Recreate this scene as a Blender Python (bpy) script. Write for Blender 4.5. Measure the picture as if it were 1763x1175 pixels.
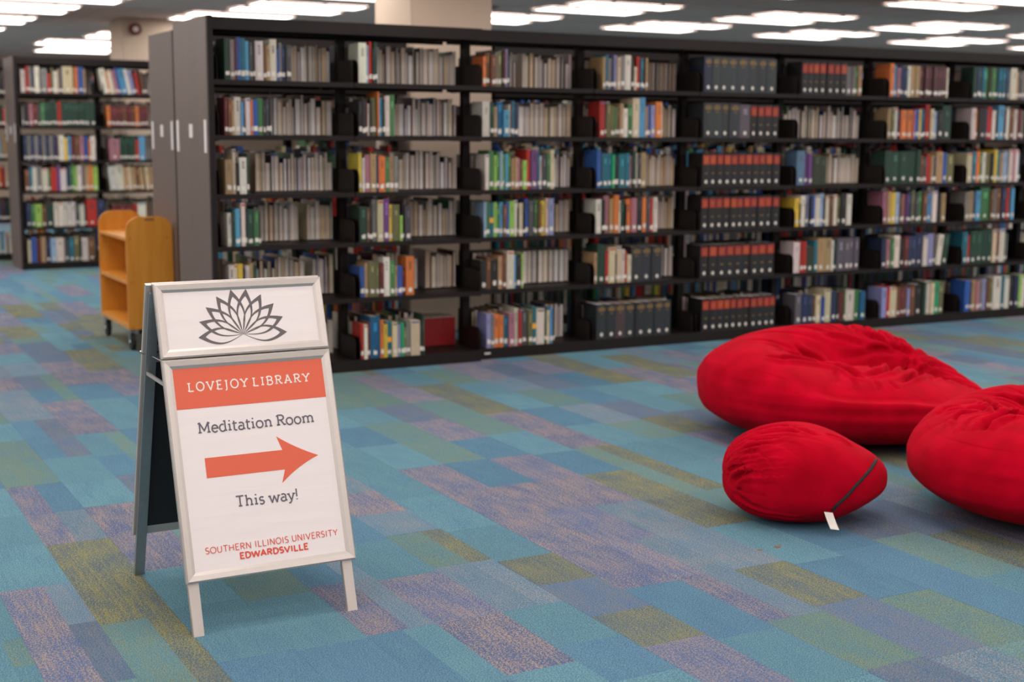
import bpy, bmesh, math, random
from mathutils import Vector, Matrix, noise
from mathutils.bvhtree import BVHTree
PI = math.pi
scene = bpy.context.scene
for o in list(bpy.data.objects): bpy.data.objects.remove(o)

# ------------------------------------------------------------------ camera, world, exposure
cd = bpy.data.cameras.new('camera'); cam = bpy.data.objects.new('camera', cd); scene.collection.objects.link(cam)
cd.sensor_width = 36.0; cd.lens = 48.17; cd.clip_end = 100
fw = Vector((0.47388362, 0.86780607, -0.14948897)); rt = Vector((0.87812073, -0.47839482, 0.00650953)); up = Vector((0.06586574, 0.13435412, 0.98874197))
cam.matrix_world = Matrix(((rt.x, up.x, -fw.x, 0), (rt.y, up.y, -fw.y, 0), (rt.z, up.z, -fw.z, 1.54608), (0, 0, 0, 1)))
cd.dof.use_dof = True; cd.dof.focus_distance = 4.5; cd.dof.aperture_fstop = 2.5
scene.camera = cam
w = bpy.data.worlds.new('world'); scene.world = w; w.use_nodes = True
w.node_tree.nodes['Background'].inputs[0].default_value = (0.9, 0.93, 1, 1); w.node_tree.nodes['Background'].inputs[1].default_value = 0.05
LIGHT = 7.5                                   # radiance of the ceiling light diffusers
LCOL = (1.0, 0.935, 0.895)
scene.view_settings.view_transform = 'Standard'; scene.view_settings.look = 'None'
scene.view_settings.exposure = 0.0; scene.view_settings.gamma = 1.0; scene.view_settings.use_curve_mapping = False
scene.cycles.max_bounces = 6; scene.cycles.diffuse_bounces = 4; scene.cycles.glossy_bounces = 3
scene.cycles.sample_clamp_indirect = 4.0
scene.cycles.use_denoising = True

# ------------------------------------------------------------------ helpers
C = scene.collection
def lin(c): return tuple(((x/255.)/12.92 if x/255. <= .04045 else ((x/255.+.055)/1.055)**2.4) for x in c)
def prin(name, rgb, rough=.5, metal=0., **kw):
    m = bpy.data.materials.new(name); m.use_nodes = True; b = m.node_tree.nodes['Principled BSDF']
    b.inputs['Base Color'].default_value = (*lin(rgb), 1); b.inputs['Roughness'].default_value = rough; b.inputs['Metallic'].default_value = metal
    for k, v in kw.items(): b.inputs[k].default_value = v
    return m
def noisy(m, scale=40, amt=.12, bump=.0, bscale=300, stretch=(1, 1, 1)):
    """procedural tone variation and fine relief on a principled material"""
    nt = m.node_tree; b = nt.nodes['Principled BSDF']; col = tuple(b.inputs['Base Color'].default_value)
    g = nt.nodes.new('ShaderNodeNewGeometry'); mp = nt.nodes.new('ShaderNodeMapping'); mp.inputs['Scale'].default_value = stretch
    nt.links.new(g.outputs['Position'], mp.inputs[0])
    n = nt.nodes.new('ShaderNodeTexNoise'); n.inputs['Scale'].default_value = scale; n.inputs['Detail'].default_value = 3
    nt.links.new(mp.outputs[0], n.inputs['Vector'])
    r = nt.nodes.new('ShaderNodeMapRange'); r.inputs[1].default_value = .3; r.inputs[2].default_value = .7
    r.inputs[3].default_value = 1-amt; r.inputs[4].default_value = 1+amt; nt.links.new(n.outputs[0], r.inputs[0])
    v = nt.nodes.new('ShaderNodeVectorMath'); v.operation = 'SCALE'; v.inputs[0].default_value = col[:3]
    nt.links.new(r.outputs[0], v.inputs['Scale']); nt.links.new(v.outputs[0], b.inputs['Base Color'])
    if bump:
        n2 = nt.nodes.new('ShaderNodeTexNoise'); n2.inputs['Scale'].default_value = bscale; nt.links.new(mp.outputs[0], n2.inputs['Vector'])
        bp = nt.nodes.new('ShaderNodeBump'); bp.inputs['Strength'].default_value = bump; bp.inputs['Distance'].default_value = .002
        nt.links.new(n2.outputs[0], bp.inputs['Height']); nt.links.new(bp.outputs[0], b.inputs['Normal'])
    return m
class MB:
    def __init__(s): s.v = []; s.f = []; s.c = []
    def add(s, vs, fs, col=None):
        n = len(s.v); s.v += [tuple(v) for v in vs]; s.f += [tuple(i+n for i in f) for f in fs]
        s.c += [col or (1, 1, 1)]*len(fs); return s
    def box(s, x0, x1, y0, y1, z0, z1, col=None):
        return s.add([(x0,y0,z0),(x1,y0,z0),(x1,y1,z0),(x0,y1,z0),(x0,y0,z1),(x1,y0,z1),(x1,y1,z1),(x0,y1,z1)],
                     [(0,3,2,1),(4,5,6,7),(0,1,5,4),(1,2,6,5),(2,3,7,6),(3,0,4,7)], col)
    def prism(s, pts, a, b, axis='y', col=None):
        """closed polygon pts swept from a to b along the axis"""
        n = len(pts)
        def P(p, t): return (p[0], t, p[1]) if axis == 'y' else ((t, p[0], p[1]) if axis == 'x' else (p[0], p[1], t))
        vs = [P(p, a) for p in pts] + [P(p, b) for p in pts]
        fs = [tuple(range(n)), tuple(range(2*n-1, n-1, -1))] + [(i, i+n, (i+1) % n+n, (i+1) % n) for i in range(n)]
        return s.add(vs, fs, col)
    def tube(s, pts, r, n=8, col=None):
        pts = [Vector(p) for p in pts]; rings = []
        for i, p in enumerate(pts):
            d = (pts[min(i+1, len(pts)-1)]-pts[max(i-1, 0)]).normalized()
            a = Vector((0, 0, 1)) if abs(d.z) < .9 else Vector((1, 0, 0))
            e1 = d.cross(a).normalized(); e2 = d.cross(e1)
            rings.append([p+(e1*math.cos(2*PI*k/n)+e2*math.sin(2*PI*k/n))*r for k in range(n)])
        vs = [v for R in rings for v in R]; m = len(pts)
        fs = [(i*n+k, i*n+(k+1) % n, (i+1)*n+(k+1) % n, (i+1)*n+k) for i in range(m-1) for k in range(n)]
        fs += [tuple(range(n))[::-1], tuple(range((m-1)*n, m*n))]
        return s.add(vs, fs, col)
    def mesh(s, name, mat, smooth=False, colors=False):
        me = bpy.data.meshes.new(name); me.from_pydata(s.v, [], s.f); me.materials.append(mat)
        if colors:
            ca = me.color_attributes.new('Col', 'FLOAT_COLOR', 'CORNER'); flat = []
            for c, f in zip(s.c, s.f): flat += [c[0], c[1], c[2], 1.0]*len(f)
            ca.data.foreach_set('color', flat)
        if smooth: me.polygons.foreach_set('use_smooth', [True]*len(me.polygons))
        me.update(); return me
def link(name, me, parent=None, loc=None, rot=None):
    o = bpy.data.objects.new(name, me); C.objects.link(o)
    if parent is not None: o.parent = parent
    if loc is not None: o.location = loc
    if rot is not None: o.rotation_euler = rot
    return o
def obj(name, mb, mat, parent=None, smooth=False, fix=True, bevel=0, colors=False, **kw):
    me = mb.mesh(name, mat, smooth, colors)
    if fix or bevel:
        bm = bmesh.new(); bm.from_mesh(me)
        if fix: bmesh.ops.recalc_face_normals(bm, faces=bm.faces)
        if bevel: bmesh.ops.bevel(bm, geom=list(bm.edges), offset=bevel, segments=2, affect='EDGES', clamp_overlap=True)
        bm.to_mesh(me); bm.free()
    return link(name, me, parent, **kw)
def tag(o, label=None, cat=None, group=None, kind=None):
    if label: o['label'] = label
    if cat: o['category'] = cat
    if group: o['group'] = group
    if kind: o['kind'] = kind
    return o
def thing(name, label, cat, loc=(0, 0, 0), rz=0, group=None):
    o = bpy.data.objects.new(name, None); C.objects.link(o); o.location = loc; o.rotation_euler = (0, 0, rz); o.empty_display_size = .1
    return tag(o, label, cat, group)

# ------------------------------------------------------------------ materials
M = {}
M['steel'] = noisy(prin('dark_shelf_steel', (27, 20, 18), .5, **{'Specular IOR Level': .28}), 30, .1, .05, 500)
M['panel'] = noisy(prin('grey_end_panel', (98, 83, 76), .5), 8, .05, .12, 260, (1, 1, .05))
M['lab'] = prin('white_card', (216, 208, 206), .5)
M['gloss_white'] = prin('white_sticker', (222, 214, 206), .5)
M['wall'] = noisy(prin('beige_wall_paint', (205, 184, 164), .8), 3, .03)
M['column'] = noisy(prin('beige_column_paint', (212, 190, 170), .8), 3, .03)
M['ceil'] = noisy(prin('ceiling_tile', (242, 214, 202), .9), 60, .05, .1, 200)
M['tbar'] = prin('ceiling_grid_white', (236, 210, 200), .7)
M['lamp_frame'] = prin('lamp_trim', (190, 185, 180), .5)
M['silver'] = noisy(prin('brushed_aluminium', (205, 195, 189), .4, .6), 60, .015)
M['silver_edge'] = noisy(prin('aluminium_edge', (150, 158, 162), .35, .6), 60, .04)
M['black_board'] = prin('black_backboard', (26, 25, 29), .6)
M['paper'] = None
M['orange'] = prin('poster_orange', (226, 96, 66), .45)
M['ink'] = prin('poster_grey_ink', (102, 92, 92), .5)
M['ink2'] = prin('poster_violet_grey_ink', (100, 90, 102), .5)
M['redink'] = prin('poster_red_ink', (222, 78, 56), .5)
M['whiteink'] = prin('poster_white_ink', (240, 228, 222), .5)
M['rubber'] = prin('black_rubber', (22, 21, 22), .5)
M['chrome'] = prin('chrome', (190, 190, 190), .2, 1)
m = prin('poster_paper', (238, 226, 224), .42); M['paper'] = m
nt = m.node_tree; g = nt.nodes.new('ShaderNodeNewGeometry'); mp = nt.nodes.new('ShaderNodeMapping'); mp.inputs['Scale'].default_value = (3, 10, 24)
n = nt.nodes.new('ShaderNodeTexNoise'); n.inputs['Scale'].default_value = 1.0; n.inputs['Detail'].default_value = 2
bp = nt.nodes.new('ShaderNodeBump'); bp.inputs['Strength'].default_value = .35; bp.inputs['Distance'].default_value = .006
nt.links.new(g.outputs['Position'], mp.inputs[0]); nt.links.new(mp.outputs[0], n.inputs['Vector']); nt.links.new(n.outputs[0], bp.inputs['Height']); nt.links.new(bp.outputs[0], nt.nodes['Principled BSDF'].inputs['Normal'])
# wood
def wood(name, a, b):
    m = prin(name, a, .38); nt = m.node_tree; bs = nt.nodes['Principled BSDF']
    tc = nt.nodes.new('ShaderNodeNewGeometry'); mp = nt.nodes.new('ShaderNodeMapping'); mp.inputs['Scale'].default_value = (9, 9, 1.1)
    n = nt.nodes.new('ShaderNodeTexNoise'); n.inputs['Scale'].default_value = 2.2; n.inputs['Detail'].default_value = 5; n.inputs['Distortion'].default_value = .6
    cr = nt.nodes.new('ShaderNodeValToRGB'); cr.color_ramp.elements[0].position = .3; cr.color_ramp.elements[1].position = .75
    cr.color_ramp.elements[0].color = (*lin(a), 1); cr.color_ramp.elements[1].color = (*lin(b), 1)
    nt.links.new(tc.outputs['Position'], mp.inputs[0]); nt.links.new(mp.outputs[0], n.inputs['Vector']); nt.links.new(n.outputs[0], cr.inputs[0]); nt.links.new(cr.outputs[0], bs.inputs['Base Color'])
    return m
M['wood'] = wood('honey_plywood', (205, 132, 42), (222, 152, 60))
# red corduroy like fabric
m = prin('red_fabric', (196, 2, 26), .95); bs = m.node_tree.nodes['Principled BSDF']; nt = m.node_tree
bs.inputs['Sheen Weight'].default_value = .05; bs.inputs['Sheen Roughness'].default_value = .45; bs.inputs['Sheen Tint'].default_value = (1, .18, .2, 1)
bs.inputs['Specular IOR Level'].default_value = .05
tc = nt.nodes.new('ShaderNodeTexCoord')
n = nt.nodes.new('ShaderNodeTexNoise'); n.inputs['Scale'].default_value = 9; n.inputs['Detail'].default_value = 6; nt.links.new(tc.outputs['Object'], n.inputs['Vector'])
cr = nt.nodes.new('ShaderNodeValToRGB'); cr.color_ramp.elements[0].position = .3; cr.color_ramp.elements[1].position = .7
cr.color_ramp.elements[0].color = (*lin((160, 2, 24)), 1); cr.color_ramp.elements[1].color = (*lin((186, 3, 34)), 1)
nt.links.new(n.outputs[0], cr.inputs[0]); nt.links.new(cr.outputs[0], bs.inputs['Base Color'])
n2 = nt.nodes.new('ShaderNodeTexNoise'); n2.inputs['Scale'].default_value = 260; nt.links.new(tc.outputs['Object'], n2.inputs['Vector'])
bp = nt.nodes.new('ShaderNodeBump'); bp.inputs['Strength'].default_value = .25; bp.inputs['Distance'].default_value = .002
nt.links.new(n2.outputs[0], bp.inputs['Height']); nt.links.new(bp.outputs[0], bs.inputs['Normal']); M['red'] = m
# books (per-face colour + fine cloth noise)
def colmat(name, rough, amt, sc):
    m = prin(name, (128, 128, 128), rough); nt = m.node_tree; bs = nt.nodes['Principled BSDF']
    at = nt.nodes.new('ShaderNodeAttribute'); at.attribute_name = 'Col'
    g = nt.nodes.new('ShaderNodeNewGeometry'); mp = nt.nodes.new('ShaderNodeMapping'); mp.inputs['Scale'].default_value = sc
    n = nt.nodes.new('ShaderNodeTexNoise'); n.inputs['Scale'].default_value = 1; n.inputs['Detail'].default_value = 3
    r = nt.nodes.new('ShaderNodeMapRange'); r.inputs[1].default_value = .25; r.inputs[2].default_value = .75; r.inputs[3].default_value = 1-amt; r.inputs[4].default_value = 1+amt
    v = nt.nodes.new('ShaderNodeVectorMath'); v.operation = 'SCALE'
    nt.links.new(g.outputs['Position'], mp.inputs[0]); nt.links.new(mp.outputs[0], n.inputs['Vector']); nt.links.new(n.outputs[0], r.inputs[0])
    nt.links.new(at.outputs['Color'], v.inputs[0]); nt.links.new(r.outputs[0], v.inputs['Scale']); nt.links.new(v.outputs[0], bs.inputs['Base Color'])
    return m
M['book'] = colmat('book_cover', .5, .12, (160, 160, 22))
M['pages'] = colmat('page_block', .85, .16, (500, 500, 6))
# carpet: two yarn colours per patch (attributes Col and Fleck), mixed by a fine procedural speckle
m = prin('carpet', (90, 130, 150), .95); nt = m.node_tree; bs = nt.nodes['Principled BSDF']; bs.inputs['Specular IOR Level'].default_value = .1; M['carpet'] = m
a1 = nt.nodes.new('ShaderNodeAttribute'); a1.attribute_name = 'Col'; a2 = nt.nodes.new('ShaderNodeAttribute'); a2.attribute_name = 'Fleck'
g = nt.nodes.new('ShaderNodeNewGeometry')
def nz(scale, mapping, detail=1.0):
    mp = nt.nodes.new('ShaderNodeMapping'); mp.inputs['Scale'].default_value = mapping; nt.links.new(g.outputs['Position'], mp.inputs[0])
    n = nt.nodes.new('ShaderNodeTexNoise'); n.inputs['Scale'].default_value = scale; n.inputs['Detail'].default_value = detail
    nt.links.new(mp.outputs[0], n.inputs['Vector']); return n
sp = nz(170, (1, .75, 1), 1.0); st = nz(1, (85, 4, 1), 2); blot = nz(1, (9, 5, 1), 2)
# threshold = speckle + streak
ad = nt.nodes.new('ShaderNodeMath'); ad.operation = 'MULTIPLY_ADD'; ad.inputs[1].default_value = .32; nt.links.new(st.outputs[0], ad.inputs[0]); nt.links.new(sp.outputs[0], ad.inputs[2])
ad2 = nt.nodes.new('ShaderNodeMath'); ad2.operation = 'MULTIPLY_ADD'; ad2.inputs[1].default_value = .30; nt.links.new(blot.outputs[0], ad2.inputs[0]); nt.links.new(ad.outputs[0], ad2.inputs[2])
th = nt.nodes.new('ShaderNodeMapRange'); th.inputs[1].default_value = .79; th.inputs[2].default_value = .86; nt.links.new(ad2.outputs[0], th.inputs[0])
fa = nt.nodes.new('ShaderNodeMath'); fa.operation = 'MULTIPLY'; nt.links.new(th.outputs[0], fa.inputs[0]); nt.links.new(a2.outputs['Alpha'], fa.inputs[1])
mx = nt.nodes.new('ShaderNodeMix'); mx.data_type = 'RGBA'; nt.links.new(fa.outputs[0], mx.inputs[0]); nt.links.new(a1.outputs['Color'], mx.inputs[6]); nt.links.new(a2.outputs['Color'], mx.inputs[7])
fn = nz(280, (1, 1, 1), 0); fr = nt.nodes.new('ShaderNodeMapRange'); fr.inputs[1].default_value = .3; fr.inputs[2].default_value = .7; fr.inputs[3].default_value = .62; fr.inputs[4].default_value = 1.38; nt.links.new(fn.outputs[0], fr.inputs[0])
v = nt.nodes.new('ShaderNodeVectorMath'); v.operation = 'SCALE'; nt.links.new(mx.outputs[2], v.inputs[0]); nt.links.new(fr.outputs[0], v.inputs['Scale']); nt.links.new(v.outputs[0], bs.inputs['Base Color'])
bp = nt.nodes.new('ShaderNodeBump'); bp.inputs['Strength'].default_value = .5; bp.inputs['Distance'].default_value = .002; nt.links.new(fn.outputs[0], bp.inputs['Height']); nt.links.new(bp.outputs[0], bs.inputs['Normal'])
m = bpy.data.materials.new('lamp_diffuser'); m.use_nodes = True; nt = m.node_tree; nt.nodes.remove(nt.nodes['Principled BSDF'])
e = nt.nodes.new('ShaderNodeEmission'); e.inputs[0].default_value = (*LCOL, 1); e.inputs[1].default_value = LIGHT; nt.links.new(e.outputs[0], nt.nodes['Material Output'].inputs[0]); M['lamp'] = m

# ------------------------------------------------------------------ room shell
RX0, RX1, RY0, RY1, ZC = -9.0, 24.0, -7.0, 29.0, 2.93
fl = tag(obj('floor', MB().box(RX0, RX1, RY0, RY1, -.1, -.006), prin('subfloor', (60, 62, 66), .9)), kind='structure')
ce = tag(obj('ceiling', MB().box(RX0, RX1, RY0, RY1, ZC, ZC+.1), M['ceil']), kind='structure')
tb = MB()
k = 0
x = RX0
while x < RX1: tb.box(x-.012, x+.012, RY0, RY1, ZC-.006, ZC+.002); x += .63
y = RY0
while y < RY1: tb.box(RX0, RX1, y-.012, y+.012, ZC-.005, ZC+.002); y += 1.28
tag(obj('grid_bar', tb, M['tbar'], ce, fix=False), kind='stuff')
for nm, b in {'wall_left': (RX0-.1, RX0, RY0, RY1), 'wall_right': (RX1, RX1+.1, RY0, RY1), 'wall_back': (RX0, RX1, RY1, RY1+.1), 'wall_front': (RX0, RX1, RY0-.1, RY0)}.items():
    tag(obj(nm, MB().box(b[0], b[1], b[2], b[3], -.1, ZC+.1), M['wall']), kind='structure')

# carpet planks, ashlar laid
PW, PL, PX, PY = .2365, .953, .851, 4.262
T = lambda a, b, s: (lin(a), lin(b), s)
YARN = {'T': T((94, 132, 142), (80, 114, 138), .75), 'B': T((80, 112, 136), (90, 128, 144), .7), 'P': T((84, 100, 132), (164, 142, 122), .68),
        'O': T((84, 98, 106), (138, 132, 80), .82), 'G': T((88, 122, 130), (122, 128, 92), .6), 'M': T((88, 118, 138), (148, 138, 134), .55),
        'D': T((82, 104, 130), (126, 120, 112), .55)}
MIX = {'T': 'TTTBTG', 'B': 'BBBTBT', 'P': 'PPPPDP', 'O': 'OOOODO', 'G': 'GGGOTG', 'M': 'MMMPGT', 'D': 'DDPOBD'}
KNOWN = {(-1,0):'PD/PM',(-1,1):'T/T',(-1,2):'T/B',(0,-1):'GO/GO',(0,0):'O/O',(0,1):'PM/PB',(0,2):'G/G',(0,3):'T/G',
(1,-1):'T/B',(1,0):'T/T',(1,1):'P/P',(1,2):'T/T',(1,3):'BD/BD',(1,4):'M/M',(1,5):'P/M',(2,-1):'B/T',(2,0):'G/G',(2,2):'BG/TG',(2,3):'P/P',(2,4):'BG/DG',(2,5):'M/T',
(3,-1):'TB/BT',(3,0):'PM/BM',(3,3):'B/T',(3,4):'T/B',(3,5):'P/P',(4,-2):'T/T',(4,-1):'P/P',(4,0):'T/B',(4,4):'P/P',(4,5):'O/O',
(5,-1):'T/B/T',(5,0):'MM/GO',(5,1):'M/P/M',(6,-2):'P/P',(6,-1):'O/D/O',(6,0):'T/T',(6,1):'T/T',(6,2):'T/B',
(7,-2):'T/T',(7,-1):'T/B',(7,0):'P/P',(7,1):'P/P',(7,2):'T/B',(7,3):'T/T',(8,-2):'D/G',(8,-1):'PM/PM',(8,0):'P/P',(8,1):'B/G',(8,2):'G/T',(8,3):'G/T',
(9,-2):'M/M',(9,-1):'D/O',(9,0):'M/M',(9,1):'P/P',(9,2):'B/P',(9,3):'D/G',(9,4):'G/G',(10,-2):'G/G',(10,-1):'B/T',(10,0):'O/O',(10,1):'B/T',(10,2):'G/G',(10,3):'P/P',(10,4):'GO/GO',
(11,-1):'B/B',(11,0):'B/G',(11,1):'GO/GO',(11,2):'P/P',(11,3):'O/O',(11,4):'T/B',(12,-1):'G/D',(12,0):'T/T',(12,1):'T/T',(12,2):'B/T',(12,3):'T/G',(12,4):'T/T',
(13,-1):'O/O',(13,0):'D/B',(13,1):'M/T',(13,2):'G/M',(13,3):'G/M',(13,4):'P/P',(14,1):'P/O',(14,2):'D/B',(14,3):'D/D',(14,4):'P/P',
(15,2):'D/T',(15,3):'T/B',(15,4):'P/B',(16,2):'G/T',(16,3):'O/O',(17,3):'P/P'}
def plank(mb, fk, col, row, x, y, x0=0., y0=0.):
    rr = random.Random(col*7919+row*104729+5)
    ty = KNOWN.get((col, row)) or rr.choice('TTTTTBBBPPPGGGMMOOD')
    W = PW-.0004; L = PL-.0004
    xs = [0]; ys = [0]
    rowsp = ty.split('/') if '/' in ty else None
    if rowsp is None:
        nx = rr.choice((0, 1, 1, 2)); ny = rr.choice((0, 1, 1, 2))
        xs += sorted(W*rr.uniform(.2, .8) for _ in range(nx)); ys += sorted(L*rr.uniform(.15, .85) for _ in range(ny))
    else:
        nr, nc = len(rowsp), max(len(q) for q in rowsp); ys += [L*(i+rr.uniform(-.12, .12))/nr for i in range(1, nr)]; xs += [W*(.5 if rr.random() < .4 else .62 if nc > 1 else .5) for i in range(1, nc)]
    xs.append(W); ys.append(L); n = len(mb.v); z = -.0006*rr.random()
    ox, oy = x-x0, y-y0
    for j, yy in enumerate(ys):
        for xx in xs: mb.v.append((ox+xx, oy+yy, z))
    nx = len(xs)
    for j in range(len(ys)-1):
        for i in range(nx-1):
            a = n+j*nx+i; mb.f.append((a, a+1, a+nx+1, a+nx))
            t = rowsp[j][min(i, len(rowsp[j])-1)] if rowsp else rr.choice(MIX[ty]); A, B, s = YARN[t]; jt = rr.uniform(.9, 1.1)
            mb.c.append(tuple(q*jt for q in A)); fk.append((*B, s*rr.uniform(.7, 1.1)))
    # edges of the plank
    n2 = len(mb.v); q = [(ox, oy), (ox+W, oy), (ox+W, oy+L), (ox, oy+L)]
    mb.v += [(a, b, z) for a, b in q]+[(a, b, -.006) for a, b in q]
    for i in range(4):
        j = (i+1) % 4; mb.f.append((n2+i, n2+4+i, n2+4+j, n2+j)); mb.c.append(lin((80, 108, 124))); fk.append((.1, .1, .1, 0))
def carpet_mesh(mb, fk):
    me = mb.mesh('carpet_tile', M['carpet'], colors=True)
    ca = me.color_attributes.new('Fleck', 'FLOAT_COLOR', 'CORNER'); flat = []
    for c, f in zip(fk, mb.f): flat += list(c)*len(f)
    ca.data.foreach_set('color', flat); return me
cells = []
for col in range(-41, 97):
    for row in range(-12, 27):
        x = PX+col*PW; y = PY+row*PL-(PL/2 if col % 2 else 0)
        if x < RX0 or x+PW > RX1 or y < RY0 or y+PL > RY1: continue
        d = Vector((x+PW/2, y+PL/2, -1.546)); zc = d.dot(fw); u = d.dot(rt)/max(zc, .01)*2359; v = -d.dot(up)/max(zc, .01)*2359
        vis = zc > 1 and -1000 < u < 1000 and -60 < v < 640 and not (y > 9 and x > 2.4)
        cells.append((zc if vis else 1e6+zc*0, col, row, x, y))
cells.sort(key=lambda c: c[0])
near = [c for c in cells if c[0] < 1e5][:300]; ns = set((c[1], c[2]) for c in near)
for c in near:
    mb = MB(); fk = []; plank(mb, fk, c[1], c[2], c[3], c[4], c[3], c[4]); link('carpet_tile', carpet_mesh(mb, fk), fl, (c[3], c[4], 0))
mb = MB(); fk = []
for c in cells:
    if (c[1], c[2]) not in ns: plank(mb, fk, c[1], c[2], c[3], c[4])
tag(link('carpet_tiles', carpet_mesh(mb, fk), fl), kind='stuff')
mb = MB()
for (sx, sy, r) in ((3.215, 3.93, .010), (3.30, 3.93, .012), (3.325, 3.945, .006)):
    mb.add([(sx+r*math.cos(a*PI/4)*(1.2+.3*math.sin(a*3)), sy+r*math.sin(a*PI/4), .0006) for a in range(8)], [tuple(range(8))])
obj('stain', mb, prin('rust_brown_stain', (120, 84, 40), .8), fl)

# columns
def column(x0, x1, y0, y1, nm):
    o = obj(nm, MB().box(x0, x1, y0, y1, 0, ZC-.001), M['column'], bevel=.012); return tag(o, kind='structure')
column(4.372, 5.062, 9.62, 10.32, 'column')
column(4.01, 4.66, 17.36, 18.05, 'column')
t = thing('alarm_bell', 'small round red and white fire alarm high on the far beige column', 'alarm', (4.165, 17.36, 2.79))
mb = MB(); mb.prism([(.075*math.cos(a*PI/8), .075*math.sin(a*PI/8)) for a in range(16)], -.05, 0); obj('body', mb, prin('alarm_red', (110, 40, 36), .5), t)
mb = MB(); mb.prism([(.035*math.cos(a*PI/8), .035*math.sin(a*PI/8)) for a in range(16)], -.06, -.05); obj('lens', mb, M['gloss_white'], t)

# ceiling lights: two lay-in troffers side by side per position
def troffer_parts(x, y, rb, eb, L=1.28, Wd=.47):
    z = ZC-.006
    for a, b, c, d in ((x, x+L, y, y+.02), (x, x+L, y+Wd-.02, y+Wd), (x, x+.02, y+.02, y+Wd-.02), (x+L-.02, x+L, y+.02, y+Wd-.02)): rb.box(a, b, c, d, z-.012, z)
    eb.add([(x+.02, y+.02, z-.004), (x+.02, y+Wd-.02, z-.004), (x+L-.02, y+Wd-.02, z-.004), (x+L-.02, y+.02, z-.004)], [(0, 1, 2, 3)])
ROWS = [(25.4, 4.3), (23.3, 3.95), (21.2, 4.3), (19.1, 4.35), (17.2, 4.5), (15.55, 4.75), (13.7, 5.17), (11.15, 5.48), (9.0, 5.6), (6.8, 5.7), (4.6, 5.7), (2.4, 5.7), (.2, 5.7), (-2.0, 5.7), (-4.2, 5.7)]
rbS, ebS = MB(), MB(); nl = 0; LR = {}; cnt = {}
for ri, (yf, xo) in enumerate(ROWS):
    for k in range(-7, 8):
        x = xo+2.5*k
        if x < RX0+.2 or x+1.3 > RX1 or (yf > 16 and x > 4.6): continue
        for half in (0, 1):
            y = yf-.47-half*.75
            d = Vector((x+.63, y+.3, ZC-1.546)); zc = d.dot(fw); u = d.dot(rt)/max(zc, .01)*2359; v = d.dot(up)/max(zc, .01)*2359
            if zc > 0 and abs(u) < 950 and v < 620 and zc < 24:
                LW = ['first', 'second', 'third', 'fourth', 'fifth', 'sixth', 'seventh', 'eighth', 'ninth', 'tenth', 'eleventh', 'twelfth']
                if (ri,) not in LR: LR[(ri,)] = len(LR)
                cnt[(ri, half)] = cnt.get((ri, half), 0)+1
                t = thing('ceiling_light', f'{"nearer" if half else "farther"} panel of glowing ceiling light pair, {LW[cnt[(ri, half)]-1]} from left, {LW[LR[(ri,)]]} row from back', 'ceiling light', (x, y, ZC), 0, 'recessed ceiling light panels')
                rb, eb = MB(), MB(); troffer_parts(0, 0, rb, eb); 
                for q in (rb, eb): q.v = [(a, b, c-ZC) for a, b, c in q.v]
                obj('frame', rb, M['lamp_frame'], t); obj('diffuser', eb, M['lamp'], t, fix=False); nl += 1
            else: troffer_parts(x, y, rbS, ebS)
t = thing('ceiling_lights', 'further glowing rectangular troffers set in the ceiling grid', 'ceiling light'); 
tag(obj('frame', rbS, M['lamp_frame'], t), kind='stuff'); tag(obj('diffuser', ebS, M['lamp'], t, fix=False), kind='stuff'); t['kind'] = 'stuff'
t = thing('air_vent', 'small dark air vent in the ceiling right of the near column', 'vent', (6.9, 13.55, ZC-.006))
mb = MB()
for i in range(5): mb.box(0, .3, i*.05, i*.05+.03, -.015, 0)
obj('slats', mb, prin('dark_vent', (90, 84, 84), .6), t); obj('frame', MB().box(-.03, .33, -.03, .27, -.004, 0), M['tbar'], t)

# ------------------------------------------------------------------ steel book stacks
ORD = ['first', 'second', 'third', 'fourth', 'fifth', 'sixth', 'seventh', 'eighth', 'ninth', 'tenth']
ZA = [1.862, 1.528, 1.168, .845, .483, .075]; ZCC = [1.965, 1.60, 1.215, .875, .475, .075]
mesh_cache = {}
def bracket_mesh(dep, sgn):
    k = ('br', dep, sgn)
    if k not in mesh_cache:
        r = .05; h = .145; pts = [(0, -.035), (dep, -.035), (dep, h-r)]+[(dep-r+r*math.cos(a*PI/8), h-r+r*math.sin(a*PI/8)) for a in range(1, 5)]+[(0, h)]
        pts = [(p[0]*sgn, p[1]) for p in pts]
        mb = MB(); mb.prism(pts, 0, .003, 'x'); bm = bmesh.new(); me = mb.mesh('shelf_bracket', M['steel']); bm.from_mesh(me); bmesh.ops.recalc_face_normals(bm, faces=bm.faces); bm.to_mesh(me); bm.free(); mesh_cache[k] = me
    return mesh_cache[k]
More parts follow.
